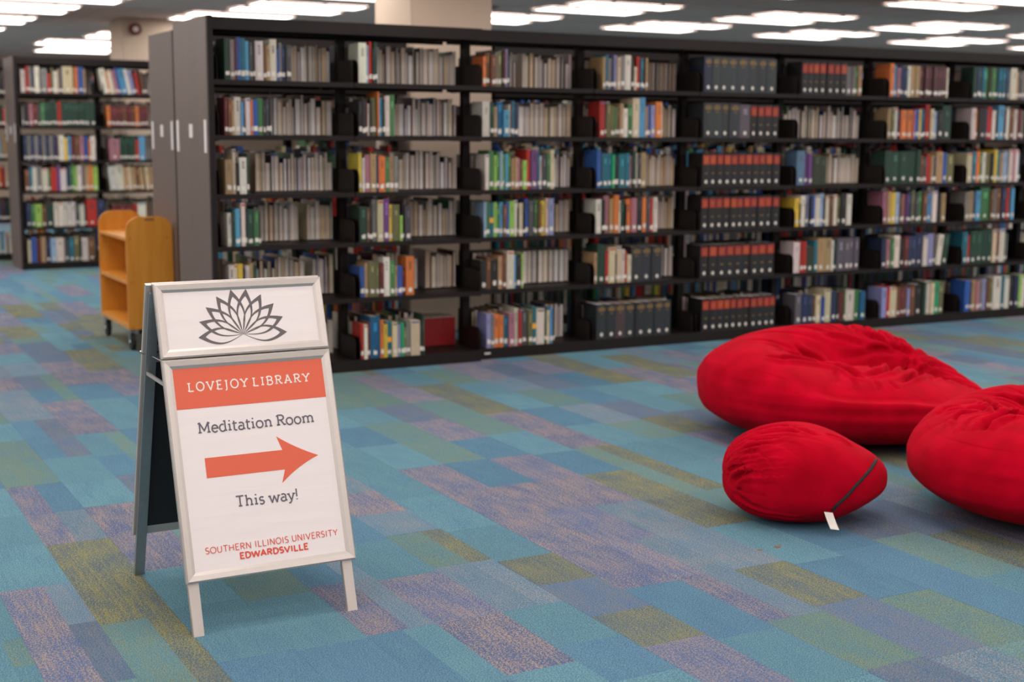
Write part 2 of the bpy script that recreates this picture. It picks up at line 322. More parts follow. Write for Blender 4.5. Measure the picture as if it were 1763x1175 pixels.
def bay(label, x0, W, yc, yf, yb, Z, H, mat, group, detail=True, last=False, first=False, floor_rows=6):
    t = thing('shelving_bay', label, 'bookcase', (x0, yc, 0), 0, group); w = W
    mb = MB(); mb.box(-.025, .025, -.03, .03, .0, H-.03); obj('post', mb, mat, t)
    if last:
        mb = MB(); mb.box(w-.025, w+.025, -.03, .03, 0, H-.03); obj('post', mb, mat, t)
    f, b = yf-yc, yb-yc
    A_, B_ = -.0245, w-.0255
    mb = MB(); mb.box(A_, B_, f+.012, b-.012, H-.012, H); mb.box(A_, B_, f+.002, f+.012, H-.075, H); mb.box(A_, B_, b-.012, b-.002, H-.075, H)
    mb.box(.03, w-.03, -.01, .01, H-.075, H-.012); obj('canopy', mb, mat, t)
    zb = Z[-1]; mb = MB(); mb.box(A_, B_, f, f+.012, 0, zb); mb.box(A_, B_, b-.012, b, 0, zb); mb.box(A_, B_, f+.012, b-.012, zb-.015, zb); obj('base_shelf', mb, mat, t)
    key = ('sh', round(w, 3), round(f, 3), round(b, 3), mat.name)
    if key not in mesh_cache:
        fr = MB(); fr.box(-.022, w-.028, f+.002, -.045, -.012, 0); fr.box(-.022, w-.028, f, f+.012, -.03, -.0); rr = MB(); rr.box(-.022, w-.028, .045, b-.002, -.012, 0); rr.box(-.022, w-.028, b-.012, b, -.03, 0)
        mesh_cache[key] = (fr.mesh('shelf', mat), rr.mesh('shelf', mat))
    F, R = mesh_cache[key]
    for i, z in enumerate(Z):
        if i < len(Z)-1:
            sf = link('shelf', F, t, (0, 0, z)); sr = link('shelf', R, t, (0, 0, z))
        if detail:
            dep = round(-.045-f-.01, 4); pr = t if i == len(Z)-1 else sf; zz = z if i == len(Z)-1 else 0
            link('shelf_bracket', bracket_mesh(dep, -1), pr, (.004, -.045, zz)); link('shelf_bracket', bracket_mesh(dep, -1), pr, (w-.033, -.045, zz))
            if i < len(Z)-1: link('shelf_bracket', bracket_mesh(dep, 1), sr, (.005, .045, 0))
    return t
def end_panel(t, yc, yf, yb, H, base=0):
    """grey laminated end panel with dark front edge and three white range cards"""
    f, b = yf-yc, yb-yc
    p = obj('end_panel', MB().box(-.062, -.030, f+.0, b, .0, H+.004), M['panel'], t)
    obj('panel_edge', MB().box(-.060, -.026, f-.022, f, 0, H+.004), M['steel'], p)
    for yy, ww, z0, z1 in ((f+.03, .05, 1.42, 1.62), ((f+b)/2-.035, .075, 1.51, 1.595), (b-.085, .05, 1.42, 1.62)):
        c = obj('range_card', MB().box(-.066, -.0622, yy, yy+ww, z0, z1), M['lab'], p)
XA = [2.462, 3.376]+[3.376+.914*k for k in range(1, 9)]   # left post of each bay of the long bookcase
YA = 8.555
pos = ['beside the grey end panel', 'with red boxed books lowest', 'just after the front step', 'black volumes on lowest shelf', 'filled with red-labelled black volumes', 'cream books on fifth shelf', 'green volumes on third shelf', 'at the right edge', 'beyond the right edge']
for i in range(9):
    yf, yb = (8.25, 8.86) if i < 2 else (8.305, 8.80)
    mat = M['steel']
    t = bay(f'{ORD[i]} bay of the long black bookcase, {pos[i]}', XA[i], (XA[i+1] if i < 9 else 0)-XA[i], YA, yf, yb, ZA, 2.235, mat, 'bays of the long bookcase', last=(i == 8))
    if i == 0: end_panel(t, YA, 8.25, 8.99, 2.235)
    if i == 2:
        obj('maker_label', MB().box(.03, .075, 8.305-YA-.0012, 8.305-YA, .035, .047), M['lab'], t)
XB = [2.62+.87*k for k in range(3)]; XB2 = [5.11+.914*k for k in range(9)]; YB = 9.93
for i, x in enumerate(XB[:2]):
    t = bay(f'{ORD[i]} bay of the second bookcase row, {"next to the wooden cart" if i == 0 else "left of the near column"}', x, .87, YB, 9.62, 10.24, ZA, 2.235, M['steel'], 'bays of the second bookcase row', detail=False, last=(i == 1))
    if i == 0: end_panel(t, YB, 9.62, 10.27, 2.235)
for i, x in enumerate(XB2[:8]):
    bay(f'{ORD[i]} bay right of the near column in the second bookcase row', x, .914, YB, 9.62, 10.24, ZA, 2.235, M['steel'], 'bays of the second bookcase row', detail=False, last=(i == 7))
XE = [3.95+.914*k for k in range(10)]
for i, x in enumerate(XE): bay(f'{ORD[i]} bay of the third bookcase row, hidden behind the second', x, .914, 11.23, 10.92, 11.54, ZA, 2.235, M['steel'], 'bays of the third bookcase row', detail=False, last=(i == 9))
XC = [2.575, 3.475]; YCC = 16.41
for i in range(2):
    t = bay(f'{"left" if i == 0 else "right"} bay of the far bookcase at the left of the view', XC[i], .90, YCC, 16.07, 16.75, ZCC, 2.35, M['steel'], 'bays of the far bookcase', detail=(i == 1), last=(i == 1))
    if i == 0: end_panel(t, YCC, 16.07, 16.75, 2.35)
bay('bookcase bay at the very left edge, behind the far bookcase', 1.85, .95, 17.75, 17.4, 18.1, ZCC, 2.35, M['steel'], 'bays of the last bookcase', detail=False)
bay('bookcase bay seen through the gaps of the far bookcase', 2.80, .95, 17.75, 17.4, 18.1, ZCC, 2.35, M['steel'], 'bays of the last bookcase', detail=False, last=True)

# ------------------------------------------------------------------ books
PAL = {  # colour code: (rgb, word)
 'w': ((214, 204, 192), 'white'), 'c': ((206, 188, 156), 'cream'), 't': ((168, 136, 96), 'tan'), 'b': ((108, 70, 46), 'brown'), 'k': ((34, 31, 32), 'black'),
 'n': ((38, 48, 80), 'navy'), 'u': ((44, 84, 156), 'blue'), 's': ((84, 150, 190), 'sky blue'), 'l': ((150, 172, 204), 'pale blue'), 'e': ((32, 100, 118), 'teal'),
 'g': ((30, 62, 48), 'dark green'), 'G': ((66, 116, 68), 'green'), 'L': ((146, 186, 84), 'lime'), 'o': ((214, 118, 56), 'orange'), 'r': ((178, 42, 34), 'red'),
 'm': ((98, 38, 38), 'maroon'), 'p': ((104, 62, 120), 'purple'), 'P': ((170, 110, 124), 'dusty pink'), 'y': ((216, 182, 64), 'yellow'), 'a': ((124, 118, 116), 'grey'),
 'd': ((70, 68, 72), 'dark grey'), 'O': ((106, 104, 66), 'olive'), 'v': ((142, 142, 186), 'lavender'), 'U': ((16, 86, 124), 'deep blue'), 'E': ((30, 106, 122), 'teal'),
 'H': ((30, 150, 96), 'emerald'), 'S': ((88, 114, 142), 'steel blue'), 'V': ((46, 52, 36), 'dark olive'), 'A': ((92, 84, 92), 'slate grey'), 'M': ((82, 48, 50), 'dull maroon'),
 'K': ((44, 48, 52), 'black'), 'B': ((70, 56, 56), 'dark brown'), 'D': ((50, 55, 58), 'charcoal'), 'N': ((36, 42, 60), 'navy'), 'R': ((30, 28, 30), 'black')}
GOLD = lin((146, 116, 66)); WHITE = lin((226, 218, 208)); PAGE = lin((188, 174, 156))
def shade(c, k): return tuple(min(1, x*k) for x in c)
def book_geo(code, w, h, d, rr, rear=None):
    """returns MBs: cover, pages, label, title in a local frame: spine at y=0 facing -y, book runs to +y"""
    base = lin(PAL[code][0]); jj = rr.uniform(.8, 1.08); base = tuple(x*jj*rr.uniform(.92, 1.06) for x in base)
    t = min(.003, w*.16); cv = min(.004, w*.14)
    cov = MB(); N = 5
    out = [(0, d)]+[(w*(k/(N-1)), cv*(2*k/(N-1)-1)**2) for k in range(N)]+[(w, d)]
    inn = [(t, d)]+[(t+(w-2*t)*(k/(N-1)), .003+cv*(2*k/(N-1)-1)**2) for k in range(N)]+[(w-t, d)]
    n = len(out); vs = [(x, y, 0) for x, y in out]+[(x, y, 0) for x, y in inn]; vs += [(x, y, h) for x, y, _ in vs]
    fs = []
    for i in range(n-1):
        fs += [(i, i+1, 2*n+i+1, 2*n+i), (n+i+1, n+i, 3*n+i, 3*n+i+1), (2*n+i, 2*n+i+1, 3*n+i+1, 3*n+i), (i+1, i, n+i, n+i+1)]
    fs += [(n, 0, 2*n, 3*n), (n-1, 2*n-1, 4*n-1, 3*n-1)]
    cov.add(vs, fs, base)
    pg = MB(); pc = shade(lin(rr.choice(((238, 222, 212), (230, 214, 204), (242, 234, 230), (226, 198, 164), (232, 214, 192), (214, 200, 194)))), rr.uniform(.85, 1.08))
    pg.box(t, w-t, cv+.004, d-.004, .003, h-.004, pc)
    lb = None; ti = MB()
    y = -.0007
    lc = rr.choice((WHITE, WHITE, shade(WHITE, .9)))
    if rear is None:
        if code in 'KBDNR':
            r = .0125; z0 = .035
            lb = MB(); lb.add([(w/2+r*math.cos(a*PI/5), y, z0+r*1.15*math.sin(a*PI/5)) for a in range(10)], [tuple(range(10))], WHITE)
            if code == 'R':
                rc = lin(rr.choice(((172, 46, 32), (158, 40, 32), (178, 62, 34))))
                ti.add([(w*.08, y, h*.66), (w*.92, y, h*.66), (w*.92, y, h*.93), (w*.08, y, h*.93)], [(0, 1, 2, 3)], rc)
                for q in range(3): ti.add([(w*.3, y*1.5, h*(.72+.055*q)), (w*.7, y*1.5, h*(.72+.055*q)), (w*.7, y*1.5, h*(.735+.055*q)), (w*.3, y*1.5, h*(.735+.055*q))], [(0, 1, 2, 3)], shade(GOLD, 1.3))
                ti.add([(w*.35, y, h*.38), (w*.65, y, h*.38), (w*.65, y, h*.41), (w*.35, y, h*.41)], [(0, 1, 2, 3)], GOLD)
            else:
                for (a, b, c_, e_) in ((.12, .88, .84, .87), (.2, .8, .80, .83), (.1, .9, .88, .895), (.3, .7, .905, .93), (.36, .64, .72, .745)):
                    ti.add([(w*a, y, h*c_), (w*b, y, h*c_), (w*b, y, h*e_), (w*a, y, h*e_)], [(0, 1, 2, 3)], shade(GOLD, .8))
        else:
            if w > .006 and rr.random() < .93:
                lw = min(w*.46, .0125); z0 = rr.uniform(.018, .03); lb = MB(); lb.add([(w/2-lw, y, z0), (w/2+lw, y, z0), (w/2+lw, y, z0+rr.uniform(.022, .034)), (w/2-lw, y, z0+rr.uniform(.022, .034))], [(0, 1, 2, 3)], lc)
            lum = sum(base)/3; tc = shade(base, 3.2) if lum < .12 else (shade(base, .25) if rr.random() < .6 else shade(base, .5))
            tc = tuple(min(.75, x+.03) for x in tc)
            if code == 'E': tc = lin((236, 170, 60)); ti.add([(0, y, h*.42), (w, y, h*.42), (w, y, h*.56), (0, y, h*.56)], [(0, 1, 2, 3)], tc)
            elif w > .012 and rr.random() < .7:
                a = rr.uniform(.3, .4); z1 = rr.uniform(.62, .72); z2 = rr.uniform(.84, .93); nn = rr.randint(3, 7)
                for q in range(nn):
                    za = z1+(z2-z1)*q/nn; zb_ = za+(z2-z1)/nn*rr.uniform(.5, .8)
                    ti.add([(w*a, y, h*za), (w*(1-a), y, h*za), (w*(1-a), y, h*zb_), (w*a, y, h*zb_)], [(0, 1, 2, 3)], tc)
            elif code in 'wcr' and w > .012: ti.add([(w*.1, y, h*.93), (w*.9, y, h*.93), (w*.9, y, h*.97), (w*.1, y, h*.97)], [(0, 1, 2, 3)], lin(rr.choice(((190, 40, 40), (60, 90, 150), (90, 80, 70)))))
    return cov, pg, lb, ti
def depth_of(code, rr): return {'K': .19, 'R': .185, 'B': .19, 'D': .19, 'N': .19}.get(code, rr.uniform(.145, .185))
BOOKS = []   # dict(range,bay,row,x,y,z,code,w,h,d,flip,lean,seed,pos)
seed = 0
def add_book(**k):
    global seed
    seed += 1; k['seed'] = seed; BOOKS.append(k)
rears = {}
for line in """A 1 1 2518 f g34.250 a28.243 m12.250 u24.257 e30.251 s26.237 d20.231 k16.238 w52.239 b22.211 t22.218 w43.254 u16.198 a18.233 n23.226 k6.212 d33.220
A 1 2 2509 f m22.231 b22.224 t18.210 w42.232 s12.204 d18.211 w34.226 o10.219 u30.219 G38.227 d16.213 d14.220 k24.242
A 1 3 2507 f t48.212 c20.276 k18.192 w46.227 g14.249
A 1 4 2514 f w27.207 g17.222 s31.236 k8.180 w27.272 k8.216 g46.230 G32.223 k11.217
A 1 5 2512 f w35.245 c21.253 y31.253 k21.218 w27.239 t25.254 g23.240
A 1 6 2513 w n25.241 w32.255 m23.220 k25.257 a28.264 c26.257 g21.243 w21.221 k15.259 d32.265
A 2 1 3351 f w54.255 l20.240 r22.262 k13.219 g24.263
A 2 2 3339 f k22.220 k28.235 m11.220 w15.206 k13.228 O39.243 o11.331 s22.244 g18.236 w33.259 G38.267
A 2 3 3379 f y20.252 w20.223 P35.238 t40.246 n18.224 o47.232 G31.225 t31.233 a29.233
A 2 4 3360 f g52.231 b16.225 k21.248 a34.278 c39.271 p42.279 y28.242 O53.242 L19.167 k14.251 d45.235
A 2 5 3355 f u34.203 t23.227 O55.234 O23.228 m28.220 w46.258 G37.236 t16.199 u33.199 m31.184 o59.260
A 2 6 3371 q r21.237 w24.230 m22.245 U70.281 o23.254 y27.223 E37.239 c36.231 v23.217 H23.225 O20.194 a29.233 c67.239 k16.227 g17.274
A 3 1 4310 f o24.200 b37.224 b37.209 a18.231 O31.240 k11.232 m15.240 v15.255 k15.232
A 3 2 4311 w w57.233 g29.226 t22.203 U49.234 s44.180 w9.219 m11.235 e22.243 n25.228
A 3 3 4330 a w31.243 G40.267 L20.236 G24.252 l18.260 L20.237 s18.245 G25.261 k9.198 t22.214 t22.222 P20.214 b20.207 L32.199 r30.271 k9.200 p50.271 e16.256 w18.232 d35.240 G30.249 c30.273
A 3 4 4318 w l21.245 G25.245 E30.237 L28.238 G23.222 s25.238 b23.223 u26.239 L40.247 w26.248 k9.200 c28.232 k21.241 u24.257 d40.249 k9.242 G31.250 b24.226 y33.242 c24.259 v41.259
A 3 5 4261 W k46.206 b34.223 k53.207 t32.232 b30.248 w58.264 s12.234 k47.233 L16.243
A 3 6 4344 k v32.242 a28.234 o40.234 o35.227 e40.219 P47.235 w31.269 r24.254 d52.252 O36.254 E34.271 w65.253 g17.257 c24.240 s24.257 k12.249
A 4 1 5259 s t21.226 e24.242 a26.218 n24.234 v22.243 c31.227 a39.236 w54.245 k24.228 c24.164 r29.237 e22.229 k25.221 t20.230
A 4 2 5241 a r46.252 k12.203 O36.236 O31.220 G19.212 b24.221 t29.238 w39.205 G42.239 c57.280 s50.289 t22.223 u32.232 v35.232 o50.258 w20.250
A 4 3 5223 t u31.270 k12.246 e53.246 e32.247 H22.239 k37.231 e54.240 e39.249 P22.233 g30.266 w17.250 d32.242 t45.250
A 4 4 5220 c w45.247 k30.240 P43.273 t33.249 o43.274 w20.234 g36.242 k10.209 o44.242 P46.251 k49.260 o34.252 d31.253 r26.245 w37.253
A 4 5 5221 w t25.225 g68.316 r23.243 c56.259 k8.211 c46.268 w31.244 r21.228 c34.202 K88.260 K89.261 K90.262
A 4 6 5239 k K84.258 K79.258 B85.258 K88.258 K89.258 K79.258 K80.258 K70.258
A 5 1 6141 k N72.258 D66.258 D78.258 D86.258 D96.258 D95.258 D86.258 D89.258
A 5 2 6141 k D80.258 D85.258 D74.258 D101.258 A95.250 R66.250 R61.250 R74.250 R65.250
A 5 3 6143 k R68.250 R66.250 R64.250 R67.250 R68.250 R68.250 R66.250 R64.250 R67.250 R67.250 R70.250
A 5 4 6143 k R66.250 R66.250 R70.250 R65.250 R62.250 R63.250 R66.250 R72.250 R72.250 R70.250 R70.250
A 5 5 6150 k R74.250 R78.250 R81.250 R79.250 R79.250 R77.250 R78.250 R78.250 R79.250
A 5 6 6174 k R70.250 R70.250 R68.250 R60.250 R60.250 R61.250 R64.250 R67.250 R67.250 R59.250 R60.250
A 6 1 7062 a R58.250 R56.250 R59.250 R67.250 x13.250 R68.250 R63.250 R63.250 a58.225 a27.224 G35.225 t35.234
A 6 2 7039 f x4.250
A 6 3 7045 c S79.267 p39.242 p39.242 V80.233 V65.225
A 6 4 7043 k y46.224 k9.180 w46.243 k9.181 v38.244 k26.226 u23.235 w50.244 l35.254 k21.228 w35.237 k9.183 b50.237 w39.247 O21.238 k60.256 w15.230 w51.248
A 6 5 7031 k w63.244 r32.245 r29.246 V84.208 e35.247 t73.264 t74.265 w27.249 g27.249 A72.257 A57.259 A48.260 A52.260
A 6 6 7086 k A61.237 n58.238 n56.229 b35.221 c50.221 u33.204 c65.268 n60.250 k21.234 m54.242 G18.253 w91.241 G61.243 U52.235 v15.228
A 7 1 7968 k o40.265 s34.247 P29.229 n43.248 n40.230 w38.249 t46.249 t49.250 M30.250 M30.250 M30.250 M30.250 M30.250 M30.250 M30.250 M30.250 M30.250 M31.250 w19.244
A 7 2 7965 k t34.239 O35.231 w45.249 n29.231 o56.232 k11.232 o70.233 P16.233 u38.243 y27.243 U30.243 k27.234 r47.281 c36.244 l36.226 k64.236 g98.275
A 7 3 7956 k g61.269 g94.260 g84.261 g98.262 g44.273 b33.226 d36.217 r50.236 t33.227 n33.218 t75.257 u42.248 O79.239
A 7 4 7952 k P47.261 t33.262 y48.253 l51.253 b23.245 P48.235 p20.236 n48.255 O29.265 d40.246 G43.256 b49.247 s61.238 w47.258 k50.239 t47.240
A 7 5 7937 k n42.245 k17.236 P39.236 G39.246 w68.264 k42.237 m54.256 n29.258 n57.257 n81.276 w46.249 v67.269 k29.261 w53.260 g65.270
A 7 6 7993 k v51.247 r31.258 c74.247 b31.240 m54.239 b37.240 v26.232 b55.250 k90.259 g35.272 w56.281 c38.263 H56.272 O62.273
A 8 1 8891 k g43.276 n29.266 g37.276 e35.267 G38.277 V38.268 G38.259 g38.269 e35.260 e38.260 n35.260 e35.261 w68.281 t27.233 d45.243 a36.243 n39.234 k45.244
A 8 2 8897 k w49.259 o35.249 k93.260 p20.251 r53.270 w35.242 k32.242 s68.282 m24.243 w36.273 b54.263 w45.254 m45.255 a45.245
A 8 3 8871 k c58.251 e43.261 o41.261 G32.252 w38.252 O67.243 k35.244 y38.273 e33.264 t36.245 l51.255 k21.246 w45.275 P30.276 w39.276 n30.247
A 8 4 8869 k a45.243 t54.253 n39.253 s55.254 G113.293 b34.256 a43.266 b53.276 n50.277 r34.277 d28.278 s34.268
A 8 5 8870 k e63.273 r30.245 g67.274 g67.275 g68.286 g62.287 c50.288 b31.269 w66.298 g31.250
A 8 6 8922 k u61.266 k24.249 t52.267 P37.259 a49.269 v37.270 b43.260 O37.271 w94.289 e53.302 w60.302 k51.283 n54.283 L45.305 w55.295 k48.254
C 1 1 2593 0 w50.253 r34.291 a32.292 n30.279 w53.293 k12.229 a70.268 r40.217 O26.281 w47.243 t23.269 n26.294 c113.310 b19.283 o38.296 u60.297 t24.271
C 1 2 2589 0 a23.216 k51.229 P42.242 m51.243 d35.243 G37.256 g35.269 g35.269 g35.270 g33.270 r47.270 g33.271 g33.271 g33.271 g33.271 g33.272 g33.272 g33.272 g34.272 g34.273 g34.273 g34.273
C 1 3 2590 0 n39.281 a39.282 n39.282 a40.282 n40.283 a40.283 n40.283 a40.284 n40.284 m21.271 w59.285 y36.259 s40.273 m48.273 b48.273 P41.274 u53.274 o24.235 w56.275
C 1 4 2587 0 b47.244 e36.283 w47.283 a54.284 w69.258 G29.259 r62.272 p37.286 w73.260 n41.287 G37.300 L41.287 w45.288 a41.288 t45.288 o41.289 L56.276
C 1 5 2588 0 n54.271 G40.259 L73.259 b47.247 g84.259 w51.274 w48.274 w48.275 w48.275 w41.276 d45.249 w56.250 k26.237 r109.315 n98.317 k38.265
C 1 6 2589 0 c36.260 u54.286 m51.273 t51.287 n55.261 l62.274 w85.274 d56.249 e48.276 O67.290 k22.238 w75.264 b68.264
C 2 1 3486 -10 w61.287 o24.260 w49.274 P37.274 u32.300 s69.289 w37.288 v44.276 k25.197 r37.250 b32.250 k25.250
C 2 2 3517 0 o34.236 m35.236 m35.236 m36.236 m36.237 b36.237 m36.237 m36.237 b36.238 o36.238 m36.238 m36.238 m36.239
C 2 3 3529 0 P118.250 g35.277 g35.264 g35.278 g35.265 g35.279 r42.239 s70.279
C 2 4 3523 -4 w84.277 w84.291 t46.266 c42.266 t46.266 b46.267 t47.267 c39.268 t47.268
C 2 5 3535 0 m76.239 m77.239 m77.240 r58.241 w97.254 b39.242
C 2 6 3540 0 w77.266 b58.268 n58.282 t78.268 k58.269 g59.283 w59.270 m59.271""".strip().split('\n'):
    p = line.split(); rg, b, r, x0, ex = p[0], int(p[1]), int(p[2]), int(p[3])/1000, p[4]
    rr = random.Random(b*100+r+(7 if rg == 'C' else 0))
    if rg == 'A': xl, xr, ys, z, lean = XA[b-1]+.012, XA[b]-.036, (8.258 if b < 3 else 8.313), ZA[r-1], 0
    else: xl, xr, ys, z, lean = XC[b-1]+.010, XC[b-1]+.886, 16.085, ZCC[r-1], int(ex)
    x = max(x0, xl); k0 = len(BOOKS); toks = p[5:]
    for i, tk in enumerate(toks):
        code = tk[0]; w, h = [int(q)/1000 for q in tk[1:].split('.')]
        if code == 'x': x += w; continue
        h = min(h, (.285 if r > 1 else .262) if rg == 'A' else .30)*rr.uniform(.985, 1.0)
        if x+w > xr: break
        ln = lean
        if (rg, b, r) == ('A', 7, 5) and i >= len(toks)-2: ln = 7; x += .006 if i == len(toks)-2 else 0; h = min(h, .26)
        add_book(rg=rg, b=b, r=r, x=x+.0004, y=ys+rr.uniform(0, .012)+(0 if code in 'KRBDN' else rr.choice((0, 0, .01))), z=z+.0003, code=code, w=w-.0008, h=h, d=depth_of(code, rr), rear=None, lean=ln, n=len(BOOKS)-k0)
        x += w/math.cos(math.radians(ln)) if ln else w
        if ln and i == len(toks)-3: x += .02
    rears[(rg, b, r)] = (x, ex if rg == 'A' else 'k')
# books of the far side of the long bookcase show their page edges through the open shelves
def rear_run(rg, b, r, xa, xb, y_back, z, typ, hmax, seen_from):
    rr = random.Random(900+b*17+r*3+(500 if rg == 'B' else 0)); x = xb; i = 0
    while x > xa:
        if typ == 'q' and xb-x < .19: w, h, code = .094, .195, 'r'
        elif typ == 'W': w, h, code = .044, .235, 'g'
        elif typ == 'w': w, h, code = rr.uniform(.024, .05), rr.uniform(.2, .24), rr.choice('wag')
        elif typ == 's': w, h, code = rr.uniform(.010, .016), .215, rr.choice('bdk')
        elif typ == 't': w, h, code = rr.uniform(.016, .03), rr.uniform(.2, .24), rr.choice('tbc')
        elif typ == 'c': w, h, code = rr.uniform(.02, .036), rr.uniform(.2, .245), rr.choice('ctw')
        elif typ == 'a': w, h, code = rr.uniform(.02, .04), rr.uniform(.2, .245), rr.choice('aad')
        elif typ == 'k': w, h, code = rr.uniform(.02, .05), rr.uniform(.22, .25)*(1.2 if rg == 'C' else 1), rr.choice('kmgnbd')
        else: w, h, code = rr.uniform(.013, .042), rr.uniform(.205, .262) if rr.random() < .85 else .185, rr.choice('wgkbmnuacGdww')
        if x-w < xa: break
        x -= w
        add_book(rg=rg, b=b, r=r, x=x+.0004, y=y_back, z=z+.0003, code=code, w=w-.0008, h=min(h, hmax), d=((.215 if b > 2 else .255) if rg == 'A' else .17)+rr.uniform(0, .02), rear=typ, lean=0, n=i, seen=x+w > seen_from)
        i += 1
        if typ in 'kf' and rr.random() < .04: x -= .06
for i in range(9):
    for r in range(1, 7):
        xe, typ = rears.get(('A', i+1, r), (XA[i], 'k'))
        if i == 2 and r == 6: typ = 'k'
        gap = .0
        if typ == 'k' and random.Random(i*9+r).random() < .5: gap = .2
        rear_run('A', i+1, r, XA[i]+.03+gap, XA[i+1]-.045-(.05 if typ == 'k' else .01), 8.79 if i > 1 else 8.85, ZA[r-1], typ, .262, xe+.02)
# second row (front side), far left row
def random_front(rg, b, r, xa, xb, y, z, fill, hmax):
    rr = random.Random(3000+b*31+r*7+(77 if rg == 'D' else 0)); x = xa; i = 0; end = xa+(xb-xa)*fill; pal = rr.choice(('wcuntgmrasdGPoyeb', 'wwcaksunmg', 'mbrkgnd', 'kkndwgr'))
    while x < end:
        w = rr.uniform(.014, .045)
        if x+w > xb: break
        add_book(rg=rg, b=b, r=r, x=x+.0004, y=y, z=z+.0003, code=rr.choice(pal), w=w-.0008, h=min(rr.uniform(.19, .27)*(1.22 if rg == 'E' else 1.07), hmax), d=rr.uniform(.15, .21), rear=None, lean=0, n=i)
        x += w; i += 1
for i, x in enumerate(list(XB[:2])+list(XB2[:8])):
    wd = .87 if i < 2 else .914
    for r in range(1, 7):
        random_front('B', i+1, r, x+.02, x+wd-.03, 9.635, ZA[r-1], random.Random(i*7+r).choice((.93, .97)), (.262, .285, .285, .283, .285, .285)[r-1])
        rear_run('B', i+1, r, x+.03, x+wd-.04, 10.21, ZA[r-1], 'k', .26, 99)
for i, x in enumerate(XE):
    for r in range(1, 7): random_front('E', i+1, r, x+.03, x+.87, 10.94, ZA[r-1], random.Random(i*11+r).choice((.85, .97, .97)), (.27, .30, .325, .287, .325, .36)[r-1])
for r in range(1, 7):
    random_front('D', 1, r, 1.88, 2.76, 17.42, ZCC[r-1], .97, .28); random_front('D', 2, r, 2.83, 3.71, 17.42, ZCC[r-1], .97, (.3, .33, .34, .30, .34, .34)[r-1])
for i in range(2):
    for r in range(1, 7): rear_run('C', i+1, r, XC[i]+.03, XC[i]+.86, 16.72, ZCC[r-1], 'k', .30, 99)
# rank: the 300 that show largest are things of their own, all further ones are one mesh
def area(k):
    if k['rg'] in 'BDE': return 0
    if k['rg'] == 'A' and k['b'] > 8: return 0
    if k['rear'] is not None and not k.get('seen'): return 0
    p = Vector((k['x'], k['y'], k['z']))-Vector((0, 0, 1.546)); zc = p.dot(fw); u = 881+p.dot(rt)/zc*2359; v = 587-p.dot(up)/zc*2359
    if u < 0 or u > 1758: return 0
    if u < 570 and v > 560: return 0
    if v > 560 and 1240 < u < 1560: return 0
    return k['w']*k['h']/zc**2*(.9 if k['rear'] else 1)
rank = sorted(BOOKS, key=area, reverse=True)[:300]; top = set(id(k) for k in rank)
def place(mb, k, dst):
    a = math.radians(k['lean']); ca, sa = math.cos(a), math.sin(a)
    def T(v):
        x, y, z = v
        if k['rear'] is not None: x, y = k['w']-x, -y
        X, Z = (x*ca+z*sa, -x*sa+z*ca)
        if a > 0: Z += k['w']*sa
        return (k['x']+X, k['y']+y, k['z']+Z)
    dst.add([T(v) for v in mb.v], mb.f, None); dst.c[-len(mb.f):] = mb.c
rest_c, rest_p = MB(), MB()
rowname = ['top', 'second', 'third', 'fourth', 'fifth', 'lowest']
used = {}
def book_label(k, L, i):
    me = k; word = PAL[k['code']][1]
    size = 'thick ' if k['w'] > .034 else ('thin ' if k['w'] < .017 else ('tall ' if k['h'] > .25 else ('short ' if k['h'] < .2 else '')))
    where = f"{rowname[k['r']-1]} shelf, {ORD[k['b']-1]} bay of {'long' if k['rg'] == 'A' else 'far'} bookcase"
    if k['rear'] is not None:
        word = {'q': 'red boxed', 'W': 'white page-edge'}.get(k['rear'], f'page-edge-out') ; desc = f'{size}{word} book'
        return f'{desc}, {ORD[min(i, 9)] if i < 10 else str(i+1)+"th"} from right, {where}'
    kind = {'R': 'black volume with red title block', 'K': 'black volume with gilt title', 'D': 'charcoal volume with gilt title', 'N': 'navy volume with gilt title', 'B': 'dark brown volume with gilt title'}.get(k['code'])
    desc = kind or f'{size}{word} book'
    n = k['n']; nth = ORD[n] if n < 10 else ['eleventh', 'twelfth', 'thirteenth', 'fourteenth', 'fifteenth', 'sixteenth', 'seventeenth', 'eighteenth', 'nineteenth', 'twentieth', 'twentyfirst', 'twentysecond', 'twentythird', 'twentyfourth'][n-10]
    return f'{desc}, {nth} from left, {where}'
for k in BOOKS:
    rr = random.Random(k['seed']); cov, pg, lb, ti = book_geo(k['code'], k['w'], k['h'], k['d'], rr, k['rear'])
    if k['rear'] == 'q' and k['code'] == 'r':
        cov = MB(); cov.box(0, k['w'], 0, k['d'], 0, k['h'], lin((150, 14, 20))); pg = MB(); pg.box(.004, k['w']-.004, .01, k['d']-.004, k['h'], k['h']+.008, PAGE)
    if id(k) in top:
        t = thing('book', book_label(k, None, k['n']), 'book', (k['x'], k['y'], k['z']), 0, f"books on the {rowname[k['r']-1]} shelf of the {ORD[k['b']-1]} bay, {'long' if k['rg'] == 'A' else 'far'} bookcase")
        kk = dict(k, x=0, y=0, z=0)
        for nm, q, mt in (('cover', cov, M['book']), ('pages', pg, M['pages']), ('spine_label', lb, M['book']), ('spine_title', ti, M['book'])):
            if q is None or not q.f: continue
            dst = MB(); place(q, kk, dst); o_ = obj(nm, dst, mt, t, fix=(nm in ('cover', 'pages')), colors=True)
            if nm == 'spine_title' and len(dst.f) > 1: o_['kind'] = 'stuff'
    else:
        place(cov, k, rest_c); place(pg, k, rest_p)
        for q in (lb, ti):
            if q is not None and q.f: place(q, k, rest_c)
t = thing('book_rows', 'smaller and farther library books on the shelves of all bookcases', 'books'); t['kind'] = 'stuff'
